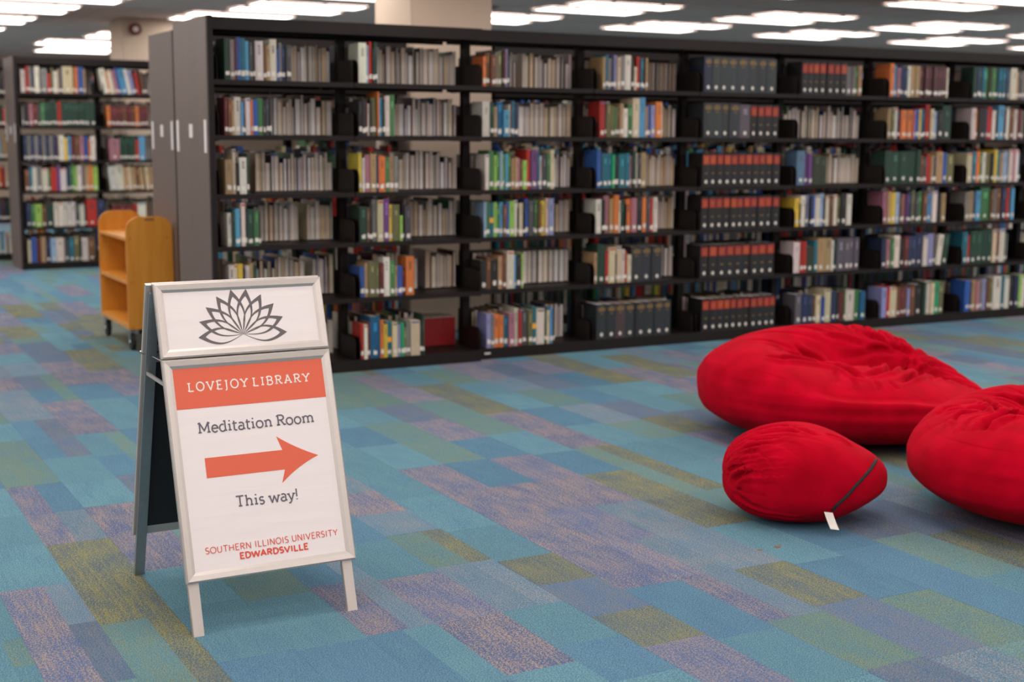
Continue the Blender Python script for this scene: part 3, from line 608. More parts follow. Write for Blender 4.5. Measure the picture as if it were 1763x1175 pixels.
tag(obj('covers', rest_c, M['book'], t, fix=False, colors=True), kind='stuff'); tag(obj('page_blocks', rest_p, M['pages'], t, fix=False, colors=True), kind='stuff')

# ------------------------------------------------------------------ wooden book cart
t = thing('book_cart', 'honey plywood book cart on black casters beside the grey end panels', 'cart', (2.225, 9.74, 0))
cw, cl, zb, zt, rc = .33, .90, .152, .952, .10
def rounded(w, z0, z1, r, a=0.):
    return [(a, z0), (w, z0), (w, z1-r)]+[(w-r+r*math.cos(q*PI/12), z1-r+r*math.sin(q*PI/12)) for q in range(1, 7)]+[(a+r-r*math.sin(q*PI/12), z1-r+r*math.cos(q*PI/12)) for q in range(0, 6)]+[(a, z1-r)]
pn = obj('end_panel', MB().prism(rounded(cw, zb, zt, rc), 0, .02), M['wood'], t, bevel=.0025); pn2 = obj('end_panel', MB().prism(rounded(cw, zb, zt, rc), cl-.02, cl), M['wood'], t, bevel=.0025)
obj('name_plate', MB().box(.135, .20, -.002, 0, .925, .938), prin('grey_plate', (120, 96, 70), .5), pn)
for zz in (.17, .49, .80):
    for xx in (.03, .29):
        mb = MB(); mb.prism([(xx+.006*math.cos(a*PI/5), zz+.006*math.sin(a*PI/5)) for a in range(10)], -.0015, 0); obj('screw_cap', mb, prin('screw_cap', (150, 104, 50), .4), pn)
for z0, z1 in ((zb+.003, .190), (.472, .498), (.782, .806)): obj('shelf', MB().box(.004, cw-.02, .0205, cl-.0205, z0, z1), M['wood'], t, bevel=.002)
obj('back_panel', MB().box(cw-.019, cw-.004, .0205, cl-.0205, zb+.003, .855), M['wood'], t)
for (x, y) in ((.035, .055), (cw-.05, .055), (.035, cl-.055), (cw-.05, cl-.055)):
    c = obj('caster', MB().prism([(y+.062*math.cos(a*PI/10), .0625+.062*math.sin(a*PI/10)) for a in range(20)], x-.014, x+.014, 'x'), M['rubber'], t, bevel=.004)
    mb = MB(); mb.prism([(y-.028, .05), (y+.028, .05), (y+.03, .135), (y-.03, .135)], x-.022, x-.019, 'x'); mb.prism([(y-.028, .05), (y+.028, .05), (y+.03, .135), (y-.03, .135)], x+.019, x+.022, 'x'); mb.box(x-.022, x+.022, y-.03, y+.03, .135, zb-.0005)
    mb.tube([(x-.026, y, .0625), (x+.026, y, .0625)], .01); obj('fork', mb, M['chrome'], c)

# ------------------------------------------------------------------ A-frame sign
SX, SY = 1.075, 4.006; TL = math.hypot(.354, 1.07); ty_, tz_ = .354/TL, 1.07/TL
sign = thing('sign_stand', 'silver A-frame sign', 'sign', (SX, SY, 0))
sign['label'] = 'silver aluminium A-frame sign stand pointing to the meditation room, standing on the carpet'
def FP(s, t, n=0.): return (s, ty_*t-n*tz_, tz_*t+n*ty_)          # front face: s along x, t up the slope, n outwards
YR = 4.745-SY
def BP(s, t, n=0.): return (s-.017, YR-ty_*t+n*tz_, tz_*t+n*ty_)
def frame_rail(F, s0, s1, t0, t1, wd, parent, name):
    prof = [(0, -.014), (0, .003), (.005, .008), (.021, .0055), (wd, 0.0), (wd, -.014)]
    n = len(prof)
    loops = []
    for u, h in prof: loops.append([F(s0+u, t0+u, h), F(s1-u, t0+u, h), F(s1-u, t1-u, h), F(s0+u, t1-u, h)])
    fr = bpy.data.objects.new(name, None); C.objects.link(fr); fr.parent = parent; fr.empty_display_size = .05
    for e in range(4):
        mb = MB(); f = (e+1) % 4
        vs = [L[e] for L in loops]+[L[f] for L in loops]
        mb.add(vs, [(i, (i+1) % n, (i+1) % n+n, i+n) for i in range(n)]+[tuple(range(n))[::-1], tuple(range(n, 2*n))]); obj('rail', mb, M['silver'], fr)
    return fr
def slab(F, s0, s1, t0, t1, n0, n1):
    mb = MB(); mb.add([F(a, b, c) for c in (n0, n1) for a, b in ((s0, t0), (s1, t0), (s1, t1), (s0, t1))], [(0, 3, 2, 1), (4, 5, 6, 7), (0, 1, 5, 4), (1, 2, 6, 5), (2, 3, 7, 6), (3, 0, 4, 7)]); return mb
for F, side in ((FP, 'front'), (BP, 'rear')):
    frame_rail(F, .0, .562, .8775, 1.121, .029, sign, 'header_frame'); frame_rail(F, .0, .562, .169, .8735, .031, sign, 'poster_frame')
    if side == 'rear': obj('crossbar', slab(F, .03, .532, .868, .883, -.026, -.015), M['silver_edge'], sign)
    for s0 in (.008, .518):
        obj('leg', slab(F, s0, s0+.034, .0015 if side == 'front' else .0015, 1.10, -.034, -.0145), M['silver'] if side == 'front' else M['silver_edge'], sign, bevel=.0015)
    bb = tag(obj('backboard', slab(F, .044, .516, .185, .86, -.0135, -.010), M['black_board'], sign), 'black backing board')
    obj('header_board', slab(F, .044, .516, .89, 1.11, -.0135, -.010), M['black_board'], sign)
hs = obj('header_sheet', slab(FP, .02, .542, .895, 1.105, -.0095, -.001), M['paper'], sign)
ps = obj('poster_sheet', slab(FP, .022, .54, .18, .86, -.0095, -.001), M['paper'], sign)
obj('header_sheet', slab(BP, .02, .542, .895, 1.105, -.0095, -.001), M['paper'], sign); obj('poster_sheet', slab(BP, .022, .54, .18, .86, -.0095, -.001), M['paper'], sign)
# hinge bar, braces, rivets
obj('hinge_bar', MB().tube([(.0, .3715, 1.062), (.562, .3715, 1.062)], .006), M['silver'], sign)
for s in (.013, .545):
    a = FP(s, .80, -.036); b = BP(s, .815, -.036); mb = MB()
    va, vb = Vector(a), Vector(b); h = Vector((0, 0, .006)); tx = Vector((.003, 0, 0))
    mb.add([va-h-tx, va-h+tx, va+h+tx, va+h-tx, vb-h-tx, vb-h+tx, vb+h+tx, vb+h-tx], [(0, 3, 2, 1), (4, 5, 6, 7), (0, 1, 5, 4), (1, 2, 6, 5), (2, 3, 7, 6), (3, 0, 4, 7)]); obj('brace', mb, M['silver'], sign)
mb = MB(); p0 = Vector(BP(-.006, .878, -.005)); mb.tube([p0, p0+Vector((.012, 0, 0))], .005); obj('rivet', mb, M['chrome'], sign)
mb = MB(); mb.tube([BP(.02, .878, -.03), FP(.02, .87, -.03)], .0015); obj('wire', mb, M['chrome'], sign)
def flat(polys, mat, name, parent, n=.0005, F=FP):
    mb = MB()
    for q in polys: mb.add([F(a, b, n-.001+.0) for a, b in q], [tuple(range(len(q)))])
    return obj(name, mb, mat, parent, fix=False)
flat([[(.03, .7125), (.534, .7125), (.534, .843), (.03, .843)]], M['orange'], 'title_band', ps, .0006)
def curve3(a, b, c, n=8): return [tuple((1-t)**2*a[i]+2*t*(1-t)*b[i]+t*t*c[i] for i in (0, 1)) for t in [k/n for k in range(n+1)]]
top_c = curve3((.3432, .5979), (.405, .553), (.4785, .5225)); bot_c = curve3((.4785, .5225), (.405, .496), (.3446, .4448))
# arrow as convex pieces: shaft + head fan
head = top_c+bot_c[1:]; tipx = .3595
flat([[(.1015, .488), (tipx+.002, .488), (tipx+.002, .552), (.1015, .552)]], M['orange'], 'arrow_shaft', ps, .0006)
hp = []; inner = (.372, .5215)
ring = [(.3585, .5525)]+top_c+bot_c[1:]+[(.3597, .4890)]
for i in range(len(ring)-1): hp.append([inner, ring[i+1], ring[i]])
hp.append([inner, (.3585, .5525), (.3597, .489)])
flat(hp, M['orange'], 'arrow_head', ps, .00065)

# stroke lettering
def arc(cx, cy, rx, ry, a0, a1, n=10): return [(cx+rx*math.cos(math.radians(a0+(a1-a0)*k/n)), cy+ry*math.sin(math.radians(a0+(a1-a0)*k/n))) for k in range(n+1)]
# glyph: (advance, strokes, serifs[(x, y, left, right)])
G = {
 'L': (.62, [[(.14, 1), (.14, 0), (.56, 0)]], [(.14, 1, .13, .13), (.14, 0, .13, 0)]),
 'O': (.86, [arc(.43, .5, .37, .5, 90, 450, 24)], []),
 'V': (.78, [[(.06, 1), (.39, 0), (.72, 1)]], [(.08, 1, .12, .12), (.70, 1, .12, .12)]),
 'E': (.64, [[(.56, 1), (.14, 1), (.14, 0), (.58, 0)], [(.14, .52), (.48, .52)]], [(.14, 1, .13, 0), (.14, 0, .13, 0)]),
 'J': (.38, [[(.20, 1), (.20, .02)]+arc(.02, .02, .18, .22, 0, -75, 6)], [(.20, 1, .14, .10)]),
 'Y': (.74, [[(.06, 1), (.37, .48), (.68, 1)], [(.37, .48), (.37, 0)]], [(.07, 1, .11, .12), (.67, 1, .12, .11), (.37, 0, .14, .14)]),
 'I': (.36, [[(.18, 1), (.18, 0)]], [(.18, 1, .13, .13), (.18, 0, .13, .13)]),
 'B': (.70, [[(.14, 0), (.14, 1), (.36, 1)]+arc(.36, .77, .22, .23, 90, -90, 10)[1:]+[(.14, .54)], [(.36, .54)]+arc(.36, .27, .27, .27, 90, -90, 10)+[(.14, 0)]], [(.14, 1, .13, 0), (.14, 0, .13, 0)]),
 'R': (.72, [[(.14, 0), (.14, 1), (.36, 1)]+arc(.36, .76, .23, .24, 90, -90, 10)[1:]+[(.14, .52)], [(.34, .52), (.62, 0)]], [(.14, 1, .13, 0), (.14, 0, .13, .12), (.62, 0, .08, .12)]),
 'A': (.78, [[(.08, 0), (.39, 1), (.70, 0)], [(.19, .34), (.59, .34)]], [(.09, 0, .11, .13), (.69, 0, .13, .11), (.39, 1, .14, .02)]),
 'M': (1.0, [[(.16, 0), (.18, 1), (.5, .22), (.82, 1), (.84, 0)]], [(.18, 1, .13, 0), (.82, 1, 0, .13), (.16, 0, .12, .13), (.84, 0, .13, .12)]),
 'T': (.72, [[(.06, 1), (.66, 1)], [(.36, 1), (.36, 0)]], [(.36, 0, .14, .14)]),
 'S': (.60, [arc(.31, .75, .21, .25, 40, 90, 4)[::1]+arc(.31, .75, .21, .25, 90, 255, 10)[1:]+arc(.29, .26, .23, .26, 75, -140, 12)], []),
 'U': (.76, [[(.12, 1), (.12, .36)]+arc(.38, .33, .26, .33, 180, 360, 12)+[(.64, 1)]], []),
 'H': (.78, [[(.12, 1), (.12, 0)], [(.66, 1), (.66, 0)], [(.12, .52), (.66, .52)]], []),
 'N': (.80, [[(.12, 0), (.12, 1), (.68, 0), (.68, 1)]], []),
 'D': (.78, [[(.14, 0), (.14, 1), (.32, 1)]+arc(.32, .5, .36, .5, 90, -90, 14)[1:]+[(.14, 0)]], []),
 'W': (1.06, [[(.04, 1), (.28, 0), (.53, .9), (.78, 0), (1.02, 1)]], []),
 'e': (.60, [[(.10, .36), (.52, .37)]+arc(.31, .34, .22, .34, 5, 320, 18)], []),
 'd': (.66, [arc(.29, .34, .22, .34, 60, 330, 16), [(.50, 1.05), (.50, 0)]], [(.50, 1.05, .13, 0), (.50, 0, 0, .12)]),
 'i': (.36, [[(.18, .68), (.18, 0)]], [(.18, .68, .12, 0), (.18, 0, .12, .12)]),
 't': (.42, [[(.16, .92), (.16, .14)]+arc(.29, .14, .13, .14, 180, 300, 6), [(.04, .68), (.38, .68)]], []),
 'a': (.60, [arc(.27, .50, .19, .19, 140, 20, 6)+[(.46, .46), (.46, .0)], arc(.27, .19, .19, .19, 60, 330, 14)], [(.46, 0, 0, .12)]),
 'o': (.66, [arc(.33, .34, .25, .34, 90, 450, 20)], []),
 'n': (.72, [[(.16, .68), (.16, 0)], [(.16, .45)]+arc(.35, .44, .18, .24, 170, 0, 8)+[(.53, 0)]], [(.16, .68, .12, 0), (.16, 0, .11, .11), (.53, 0, .11, .11)]),
 'm': (1.08, [[(.16, .68), (.16, 0)], [(.16, .45)]+arc(.34, .44, .18, .24, 170, 0, 8)+[(.52, 0)], [(.52, .45)]+arc(.70, .44, .18, .24, 170, 0, 8)+[(.88, 0)]], [(.16, .68, .12, 0), (.16, 0, .11, .11), (.52, 0, .11, .11), (.88, 0, .11, .11)]),
 'h': (.72, [[(.16, 1.05), (.16, 0)], [(.16, .45)]+arc(.35, .44, .18, .24, 170, 0, 8)+[(.53, 0)]], [(.16, 1.05, .12, 0), (.16, 0, .11, .11), (.53, 0, .11, .11)]),
 's': (.52, [arc(.27, .51, .16, .17, 30, 250, 12)+arc(.25, .18, .18, .18, 75, -145, 12)], []),
 'w': (.96, [[(.10, .68), (.28, 0), (.48, .62), (.68, 0), (.86, .68)]], [(.10, .68, .11, .11), (.86, .68, .11, .11)]),
 'y': (.64, [[(.10, .68), (.33, 0)], [(.56, .68), (.30, -.12), (.20, -.24), (.08, -.24)]], [(.10, .68, .11, .11), (.56, .68, .11, .11)]),
 '!': (.30, [[(.15, 1.05), (.15, .28)], [(.15, .09), (.15, 0)]], []),
 ' ': (.34, [], []),
}
def ribbon(pts, w):
    out = []; n = len(pts)
    for i in range(n-1):
        a, b = Vector(pts[i]), Vector(pts[i+1]); d = (b-a)
        if d.length < 1e-6: continue
        d.normalize(); q = Vector((-d.y, d.x))*w/2; e = d*w*(.22 if 0 < i < n-2 else .0)
        e0 = d*(w*.3 if i > 0 else 0); e1 = d*(w*.3 if i < n-2 else 0)
        out.append([tuple(a-e0-q), tuple(b+e1-q), tuple(b+e1+q), tuple(a-e0+q)])
    return out
def text(s, x0, x1, y0, H, mat, name, parent, sw=.1, serif=True, n=.0009, track=.0):
    adv = sum(G[c][0] for c in s); ls = track*H; fx = (x1-x0-ls*(len(s)-1))/(adv*H); X0 = x0
    x = x0; polys = []; sw_ = sw*H
    for c in s:
        A, st, se = G[c]
        strokes = [[(x+px*H*fx, y0+py*H) for px, py in q] for q in st]
        if serif:
            for (sx_, sy_, l, r) in se:
                yy = sy_-(.5*sw if sy_ > .5 else -.5*sw)*1.0
                strokes.append([(x+(sx_*fx-l*1.25)*H, y0+yy*H), (x+(sx_*fx+r*1.25)*H, y0+yy*H)])
        if c == 'i': strokes.append([(x+.18*H*fx, y0+.88*H), (x+.18*H*fx, y0+1.02*H)])
        for q in strokes: polys += ribbon(q, sw_)
        x += A*H*fx+ls
    mb = MB()
    for j, q in enumerate(polys): mb.add([FP(a, b, n-.001+(j % 5)*1e-6) for a, b in q], [tuple(range(len(q)))])
    return obj(name, mb, mat, parent, fix=False)
text('LOVEJOY', .0735, .2705, .7685, .0275, M['whiteink'], 'lettering', ps, .15, track=.24)
text('LIBRARY', .2865, .482, .7690, .0275, M['whiteink'], 'lettering', ps, .15, track=.24)
text('Meditation', .0895, .3385, .6318, .0335, M['ink2'], 'lettering', ps, .14)
text('Room', .3505, .482, .6325, .0335, M['ink2'], 'lettering', ps, .14)
text('This', .184, .281, .3865, .0335, M['ink2'], 'lettering', ps, .14)
text('way!', .293, .394, .3870, .0335, M['ink2'], 'lettering', ps, .14)
text('SOUTHERN', .069, .2190, .2525, .0190, M['redink'], 'lettering', ps, .135, False, track=.06)
text('ILLINOIS', .2290, .3430, .2535, .0190, M['redink'], 'lettering', ps, .135, False, track=.06)
text('UNIVERSITY', .3530, .5115, .2545, .0190, M['redink'], 'lettering', ps, .135, False, track=.06)
text('EDWARDSVILLE', .1765, .4065, .2235, .0180, M['redink'], 'lettering', ps, .27, False, track=.03)
# lotus emblem: ten outlined petals fanning from one point
cx_, cy_ = .2755, .942
tips = [(.1266, .9400), (.1352, .9915), (.1615, 1.0380), (.1999, 1.0720), (.2500, 1.0925), (.3014, 1.0925), (.3505, 1.0720), (.3905, 1.0390), (.4165, .9930), (.4245, .9405)]
polys = []
for i, (tx, ty) in enumerate(tips):
    a = Vector((cx_, cy_)); b = Vector((tx, ty)); d = b-a; L = d.length; d.normalize(); q = Vector((-d.y, d.x))
    bul = (.19, .178, .172, .172, .178)[i if i < 5 else 9-i]
    lo = (1, 1)
    dn = 0
    for sgn, kk in ((1, lo[0]), (-1, lo[1])):
        N = 16; outer = []; inner = []
        for k in range(N+1):
            t_ = k/N
            wv = math.sin(PI*t_**1.06)*bul*kk*L*.98
            sag = dn*L*-math.sin(PI*t_)*1.0*(-1)
            o = a+d*(L*t_)+q*(wv*sgn)+q*sag
            th = .0012+.0088*(t_**1.05)
            # inner contour shrinks towards the petal's own middle
            ti_ = t_*(1-.16*t_**2.5); wi = math.sin(PI*t_**1.06)*bul*kk*L*.98*(1-.0*t_)-th*min(1, (1-t_)*3)
            pin = a+d*(L*ti_)+q*(max(wi, 0)*sgn)+q*sag
            outer.append(o); inner.append(pin)
        for k in range(N): polys.append([tuple(outer[k]), tuple(outer[k+1]), tuple(inner[k+1]), tuple(inner[k])])
mb = MB()
for j, q in enumerate(polys): mb.add([FP(a, b, -.0004+(j % 7)*1e-6) for a, b in q], [tuple(range(len(q)))])
obj('lotus_emblem', mb, M['ink'], hs, fix=False)

# ------------------------------------------------------------------ bean bags
def sgnp(x, p): return math.copysign(abs(x)**p, x)
def bag(name, a, b, zc, ht, e1, e2, disp, folds=(), nu=200, nv=110, taper=None):
    vs = []
    for j in range(nv+1):
        v = -PI/2+PI*j/nv; cv, sv = math.cos(v), math.sin(v)
        for i in range(nu):
            u = 2*PI*i/nu; cu, su = math.cos(u), math.sin(u)
            R = abs(cv)**e1; x = a*R*sgnp(cu, .92); y = b*R*sgnp(su, .92)
            z = zc+(ht-zc)*abs(sv)**e2 if sv > 0 else zc-zc*abs(sv)**e2
            if sv <= 0: s_ = 1-.10*abs(sv)**2; x *= s_; y *= s_
            x, y, z = disp(x, y, z, sv, u, R)
            vs.append((x, y, max(z, 0.0006)))
    fs = [(j*nu+i, j*nu+(i+1) % nu, (j+1)*nu+(i+1) % nu, (j+1)*nu+i) for j in range(nv) for i in range(nu)]
    me = bpy.data.meshes.new(name); me.from_pydata(vs, [], fs); me.materials.append(M['red'])
    bm = bmesh.new(); bm.from_mesh(me); bmesh.ops.remove_doubles(bm, verts=bm.verts, dist=.0003); bmesh.ops.recalc_face_normals(bm, faces=bm.faces); bm.to_mesh(me); bm.free()
    for dep, wd, path in folds:
        P_ = [Vector(q) for q in path]; lo = Vector([min(q[i] for q in P_)-.12 for i in range(3)]); hi = Vector([max(q[i] for q in P_)+.12 for i in range(3)]); tot = sum((P_[i+1]-P_[i]).length for i in range(len(P_)-1))
        mv = []
        for v in me.vertices:
            c = v.co
            if not (lo.x < c.x < hi.x and lo.y < c.y < hi.y and lo.z < c.z < hi.z): continue
            best = 9; at_ = 0; run = 0
            for i in range(len(P_)-1):
                e = P_[i+1]-P_[i]; L_ = e.length; t_ = max(0, min(1, (c-P_[i]).dot(e)/(L_*L_))); d_ = (c-P_[i]-e*t_).length
                if d_ < best: best = d_; at_ = (run+t_*L_)/tot
                run += L_
            if best > wd*4: continue
            fade = min(1, at_/.18, (1-at_)/.22) if at_ < 1 else 0; fade = max(0, fade)
            k = (dep*math.exp(-(best/wd)**2)-dep*.42*math.exp(-((best-2.1*wd)/(wd*1.05))**2))*fade
            mv.append((v.index, v.normal.copy()*k))
        for i, d_ in mv: me.vertices[i].co -= d_
        me.update()
    me.polygons.foreach_set('use_smooth', [True]*len(me.polygons)); return me
def gs(x, s): return math.exp(-(x/s)**2)
def ridged(t): return 1-abs(2*(t-math.floor(t))-1)
def crease(ang, r, k, sd, sharp=.62, rk=1.1):
    n = noise.noise(Vector((math.cos(ang)*k, math.sin(ang)*k, r*rk+sd)))
    return max(0, 1-abs(n)*3.2-sharp)/(1-sharp)
def sm(x, a, b):
    t = min(1, max(0, (x-a)/(b-a))); return t*t*(3-2*t)
def disp_big(x, y, z, sv, u, R):
    right = sm(x, .05, .88)
    z *= 1-.36*right*(1 if y < 0 else .95)
    y *= 1-.12*sm(x, .3, .9)
    y += .03*right
    if sv > 0:
        ex, ey = (x-.20)/.44, (y-.02-.10*x)/.155
        z *= 1-.25*sm(-y, -.36, .30)*sm(x, -.62, -.15)*sm(sv, 0, .5)
        cr = math.exp(-((ex*ex+ey*ey)**1.35)); z -= .255*cr
        z += .022*gs(x-.0, .5)*gs(y-.44, .16)
        # knot where the slack cover gathers, folds fan out from it
        dx, dy = x-.40, (y-.20)*1.3; r = math.hypot(dx, dy); ang = math.atan2(dy, dx)
        win = gs(r-.16, .22)*sm(sv, .02, .3)
        z -= (.026*crease(ang, r, 2.6, 1.7, .2, .35)+.005*crease(ang, r, 6.0, 5.1, .2, .3))*win
        z += .022*gs(r, .09)
        # gathers across the front lip
        lip = gs(y+.13-.05*x, .07)*sm(x, -.35, -.1)*sm(-x, -.75, -.45)
        z -= .020*abs(noise.noise(Vector((x*19, y*3, 4.4))))*2*lip
        z -= .022*crease(math.atan2(y-.1, x-.1), x, 5.5, 7.7, .45)*gs(math.hypot(x-.1, (y-.1)*1.6)-.42, .16)*sm(sv, .1, .5)
    n = noise.noise(Vector((x*2.2, y*2.2, z*3+3)))*.020+noise.noise(Vector((x*6, y*6, z*8+9)))*.007
    k = 1+n*1.2
    x, y = x*k, y*k; z += n*.6*sm(sv, -.6, .2)
    if -.8 < sv < .5:
        f = noise.noise(Vector((math.cos(u)*1.3, math.sin(u)*1.3, z*22+4)))*.006; x += f*math.cos(u); y += f*math.sin(u)
    return x, y, z
def disp_right(x, y, z, sv, u, R):
    left = sm(-x, .15, .8)
    z *= 1-.08*left
    if sv > 0:
        ex, ey = (x-.10)/.40, (y-.08)/.16
        z *= 1-.16*sm(-y, -.30, .22)*sm(x, -.50, -.05)*sm(sv, 0, .5)
        z -= .20*math.exp(-((ex*ex+ey*ey)**1.3)); z += .02*gs(y-.42, .16)
        dx, dy = x+.08, (y-.06)*1.4; r = math.hypot(dx, dy); ang = math.atan2(dy, dx)
        win = gs(r-.24, .24)*sm(sv, .02, .4)
        z -= (.030*crease(ang, r, 3.0, 21.7, .3, .5)+.008*crease(ang, r, 7.0, 25.1, .3, .5))*win
    n = noise.noise(Vector((x*2.4+9, y*2.4, z*3+3)))*.020+noise.noise(Vector((x*6, y*6, z*8+19)))*.007
    k = 1+n*1.2; x, y = x*k, y*k; z += n*.6*sm(sv, -.6, .2)
    if -.8 < sv < .5:
        f = noise.noise(Vector((math.cos(u)*1.3, math.sin(u)*1.3, z*22+14)))*.006; x += f*math.cos(u); y += f*math.sin(u)
    return x, y, z
def disp_pouf(x, y, z, sv, u, R):
    # egg: blunt gathered left end, pinched right end
    t = x/.335
    f = 1-.10*sm(t, .25, 1)-.10*t*t*(t > 0)
    y *= f; z = .165+(z-.165)*(1-.34*sm(t, .05, 1)+.05*sm(-t, -.3, .4))
    if t < -.1:
        ang = math.atan2(z-.18, y); w_ = sm(-t, .05, .7)
        x += .006*crease(ang, t, 5, 3, .4)*w_; z -= .008*crease(ang, x*3, 6, 8, .45)*w_
    n = noise.noise(Vector((x*4+1, y*4, z*4)))*.018+noise.noise(Vector((x*12+1, y*12, z*12)))*.004
    if sv > 0: z -= .010*crease(math.atan2(y, x+.35), x, 9, 2.2, .5)*sm(-x, -.12, .2)
    return x*(1+n), y*(1+n), z+n*.3
# creases of the covers: (depth, width, points in the bag's own frame)
FOLDS = [[(0.052,0.016,[(-0.498,-0.27,0.456),(-0.427,-0.316,0.441),(-0.237,-0.219,0.405),(-0.143,-0.261,0.395),(-0.069,-0.421,0.377),(-0.004,-0.426,0.375)]),(0.0286,0.014,[(-0.29,0.095,0.461),(-0.228,0.076,0.405),(-0.139,0.081,0.365),(-0.141,-0.275,0.395)]),(0.0234,0.016,[(-0.047,0.126,0.383),(0.07,0.162,0.393),(0.185,0.201,0.41),(0.369,0.224,0.401)]),(0.0468,0.016,[(-0.054,-0.397,0.381),(0.004,-0.394,0.381),(0.097,-0.334,0.386),(0.341,0.19,0.34),(0.381,0.218,0.389)]),(0.0312,0.013,[(0.397,0.22,0.383),(0.293,0.234,0.427),(0.198,0.249,0.469),(0.12,0.255,0.493)]),(0.0338,0.014,[(0.111,-0.477,0.356),(0.231,-0.335,0.363),(0.499,0.191,0.297)]),(0.0338,0.012,[(0.373,0.182,0.326),(0.409,0.203,0.357)]),(0.0312,0.012,[(0.205,-0.397,0.357),(0.334,0.172,0.321),(0.367,0.21,0.375)]),(0.026,0.012,[(0.402,0.171,0.303),(0.514,0.234,0.324)]),(0.0208,0.012,[(-0.127,0.2,0.499),(-0.001,0.204,0.477),(0.156,0.201,0.422),(0.304,0.226,0.407)]),(0.0156,0.01,[(-0.424,-0.14,0.463),(-0.298,0.031,0.415),(-0.18,0.078,0.383)]),(0.0182,0.01,[(0.317,-0.313,0.342),(0.596,0.186,0.27)]),(0.013,0.01,[(-0.108,-0.444,0.372),(-0.102,-0.503,0.354),(-0.11,-0.561,0.327)]),(0.013,0.01,[(0.001,-0.463,0.367),(0.008,-0.515,0.351),(0.001,-0.566,0.326)]),(0.013,0.01,[(0.074,-0.456,0.366),(0.083,-0.507,0.35),(0.103,-0.539,0.333)]),(0.013,0.01,[(-0.171,-0.344,0.389),(-0.177,-0.432,0.375),(-0.191,-0.507,0.354)])],
 [(0.0442,0.016,[(-0.572,-0.22,0.404),(-0.533,-0.17,0.421),(-0.448,-0.139,0.443),(-0.359,-0.161,0.453)]),(0.026,0.014,[(-0.587,0.208,0.393),(-0.513,0.108,0.424),(-0.418,0.083,0.427),(-0.354,-0.119,0.445)]),(0.0286,0.013,[(-0.418,0.285,0.437),(-0.413,0.146,0.429),(-0.429,-0.099,0.449),(-0.377,-0.209,0.449)]),(0.0182,0.012,[(-0.619,0.206,0.378),(-0.565,0.24,0.399),(-0.518,0.196,0.418)]),(0.0234,0.012,[(-0.349,0.284,0.45),(-0.294,0.241,0.436),(-0.216,0.215,0.422)]),(0.0182,0.012,[(-0.632,-0.161,0.383),(-0.581,-0.073,0.405),(-0.501,-0.007,0.42)]),(0.0156,0.011,[(-0.637,-0.039,0.38),(-0.574,0.072,0.399),(-0.526,0.075,0.413)])],
 [(0.013,0.009,[(-0.324,-0.052,0.174),(-0.308,-0.095,0.218),(-0.265,-0.153,0.259)]),(0.013,0.009,[(-0.308,-0.105,0.168),(-0.285,-0.144,0.207),(-0.237,-0.191,0.233)]),(0.0117,0.008,[(-0.32,-0.069,0.212),(-0.294,-0.114,0.254),(-0.254,-0.15,0.28)]),(0.013,0.009,[(-0.279,-0.088,0.296),(-0.227,-0.12,0.32),(-0.162,-0.141,0.333)]),(0.0143,0.009,[(-0.252,-0.061,0.321),(-0.19,-0.102,0.343),(-0.114,-0.128,0.361)]),(0.013,0.01,[(-0.214,-0.038,0.35),(-0.125,-0.064,0.37),(-0.039,-0.099,0.369)]),(0.013,0.01,[(-0.133,0.02,0.369),(-0.053,-0.054,0.378),(0.024,-0.132,0.363)]),(0.0104,0.008,[(-0.302,-0.093,0.261),(-0.262,-0.126,0.293),(-0.212,-0.166,0.308)]),(0.0117,0.008,[(0.056,-0.092,0.363),(0.118,-0.079,0.344),(0.171,-0.107,0.31)]),(0.0104,0.008,[(-0.226,-0.162,0.064),(-0.142,-0.208,0.059),(-0.041,-0.221,0.051)]),(0.0104,0.009,[(-0.308,-0.109,0.133),(-0.26,-0.153,0.098),(-0.209,-0.195,0.083)])]]
RZ = -math.radians(28.6)
t = thing('bean_bag', 'large slumped red bean bag farthest back, in front of the black volumes', 'bean bag', (4.935, 5.345, 0), RZ, 'red bean bags')
link('cover', bag('cover', .80, .67, .235, .54, .70, .80, disp_big, FOLDS[0], 520, 230), t)
t = thing('bean_bag', 'large red bean bag cut off by the right edge of the view', 'bean bag', (4.76, 3.665, 0), RZ, 'red bean bags')
link('cover', bag('cover', .77, .655, .24, .492, .70, .80, disp_right, FOLDS[1], 520, 230), t)
t = thing('bean_bag_pouf', 'small red egg shaped pouf with black zip and white tag on its right end', 'pouf', (3.675, 4.225, 0), RZ)
pm = bag('cover', .333, .27, .165, .372, .80, .74, disp_pouf, FOLDS[2], 300, 160); pc_ = link('cover', pm, t)
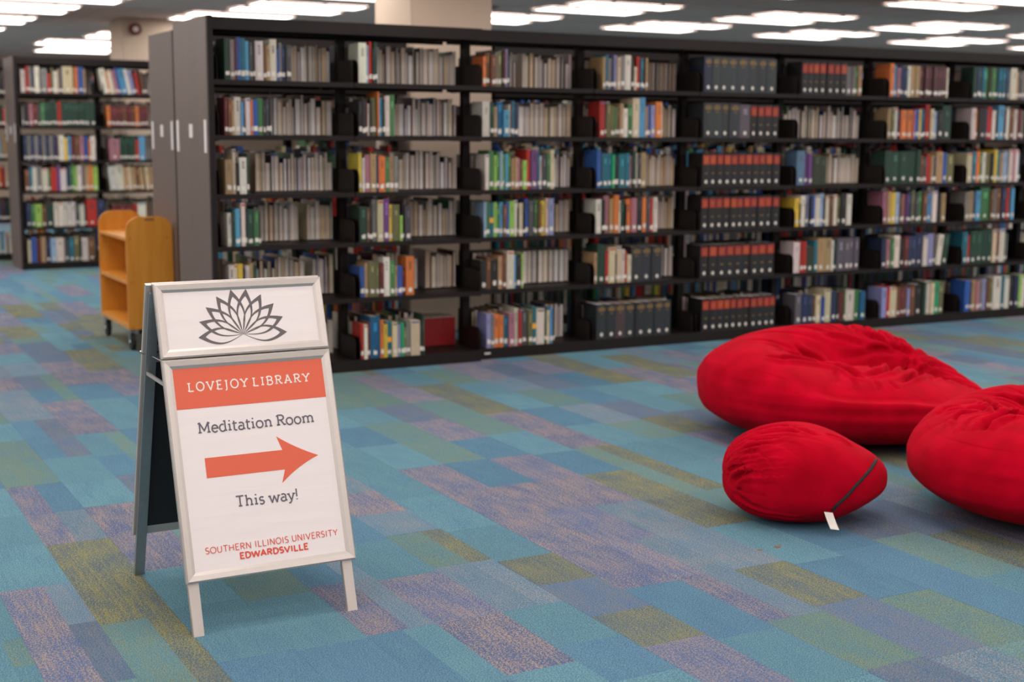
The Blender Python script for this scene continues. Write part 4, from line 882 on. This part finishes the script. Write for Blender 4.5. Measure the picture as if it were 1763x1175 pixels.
bvh = BVHTree.FromPolygons([v.co for v in pm.vertices], [tuple(p.vertices) for p in pm.polygons])
def on(p, off=.002):
    q, nr, _, _ = bvh.find_nearest(Vector(p)); c = Vector((0, 0, .17)); nr = nr if nr.dot(q-c) > 0 else -nr; return q+nr*off, nr
ZIP = [(0.267, -0.087, 0.256),(0.235, -0.151, 0.245),(0.193, -0.203, 0.22),(0.152, -0.232, 0.19),(0.115, -0.25, 0.152),(0.074, -0.257, 0.116),(0.059, -0.249, 0.091)]
pts = []
for a, b in zip(ZIP[:-1], ZIP[1:]):
    for k in range(6): pts.append(on(Vector(a).lerp(Vector(b), k/6))[0])
mb = MB(); mb.tube(pts, .0068, 8); zp = obj('zip', mb, prin('zip_black', (14, 13, 15), .75), t, smooth=True)
q, nr = on(ZIP[-1], .004)
TAG = ((.026, -.262, .090), (.060, -.262, .086), (.044, -.306, .034))
mb = MB()
o_ = Vector(TAG[0]); e1 = (Vector(TAG[1])-o_); e2 = (Vector(TAG[2])-o_); nn = e1.cross(e2).normalized()*.0006
g_ = 6; vs = []
for s_ in (-1, 1):
    for j in range(g_+1):
        for i in range(g_+1):
            bend = math.sin(j/g_*2.6)*.004; vs.append(o_+e1*(i/g_)+e2*(j/g_)+nn*s_+nn.normalized()*bend)
m_ = (g_+1)**2; fs = []
for j in range(g_):
    for i in range(g_):
        a = j*(g_+1)+i; fs += [(a, a+1, a+g_+2, a+g_+1), (m_+a, m_+a+g_+1, m_+a+g_+2, m_+a+1)]
mb.add(vs, fs); tg = obj('care_tag', mb, M['gloss_white'], t, fix=False)
mb = MB(); rr = random.Random(3); pp = []
for k in range(26): pp.append(o_+e1*(.5+.28*math.sin(k*1.9+rr.random()))+e2*(.2+.6*k/25)+nn.normalized()*(math.sin((.2+.6*k/25)*2.6)*.004+.0012))
mb.tube(pp, .0011, 4)
mb2 = MB(); mb2.tube([p-nn.normalized()*.0024 for p in pp], .0007, 4)
obj('print', mb, prin('grey_blue_print', (88, 98, 116), .7), tg)
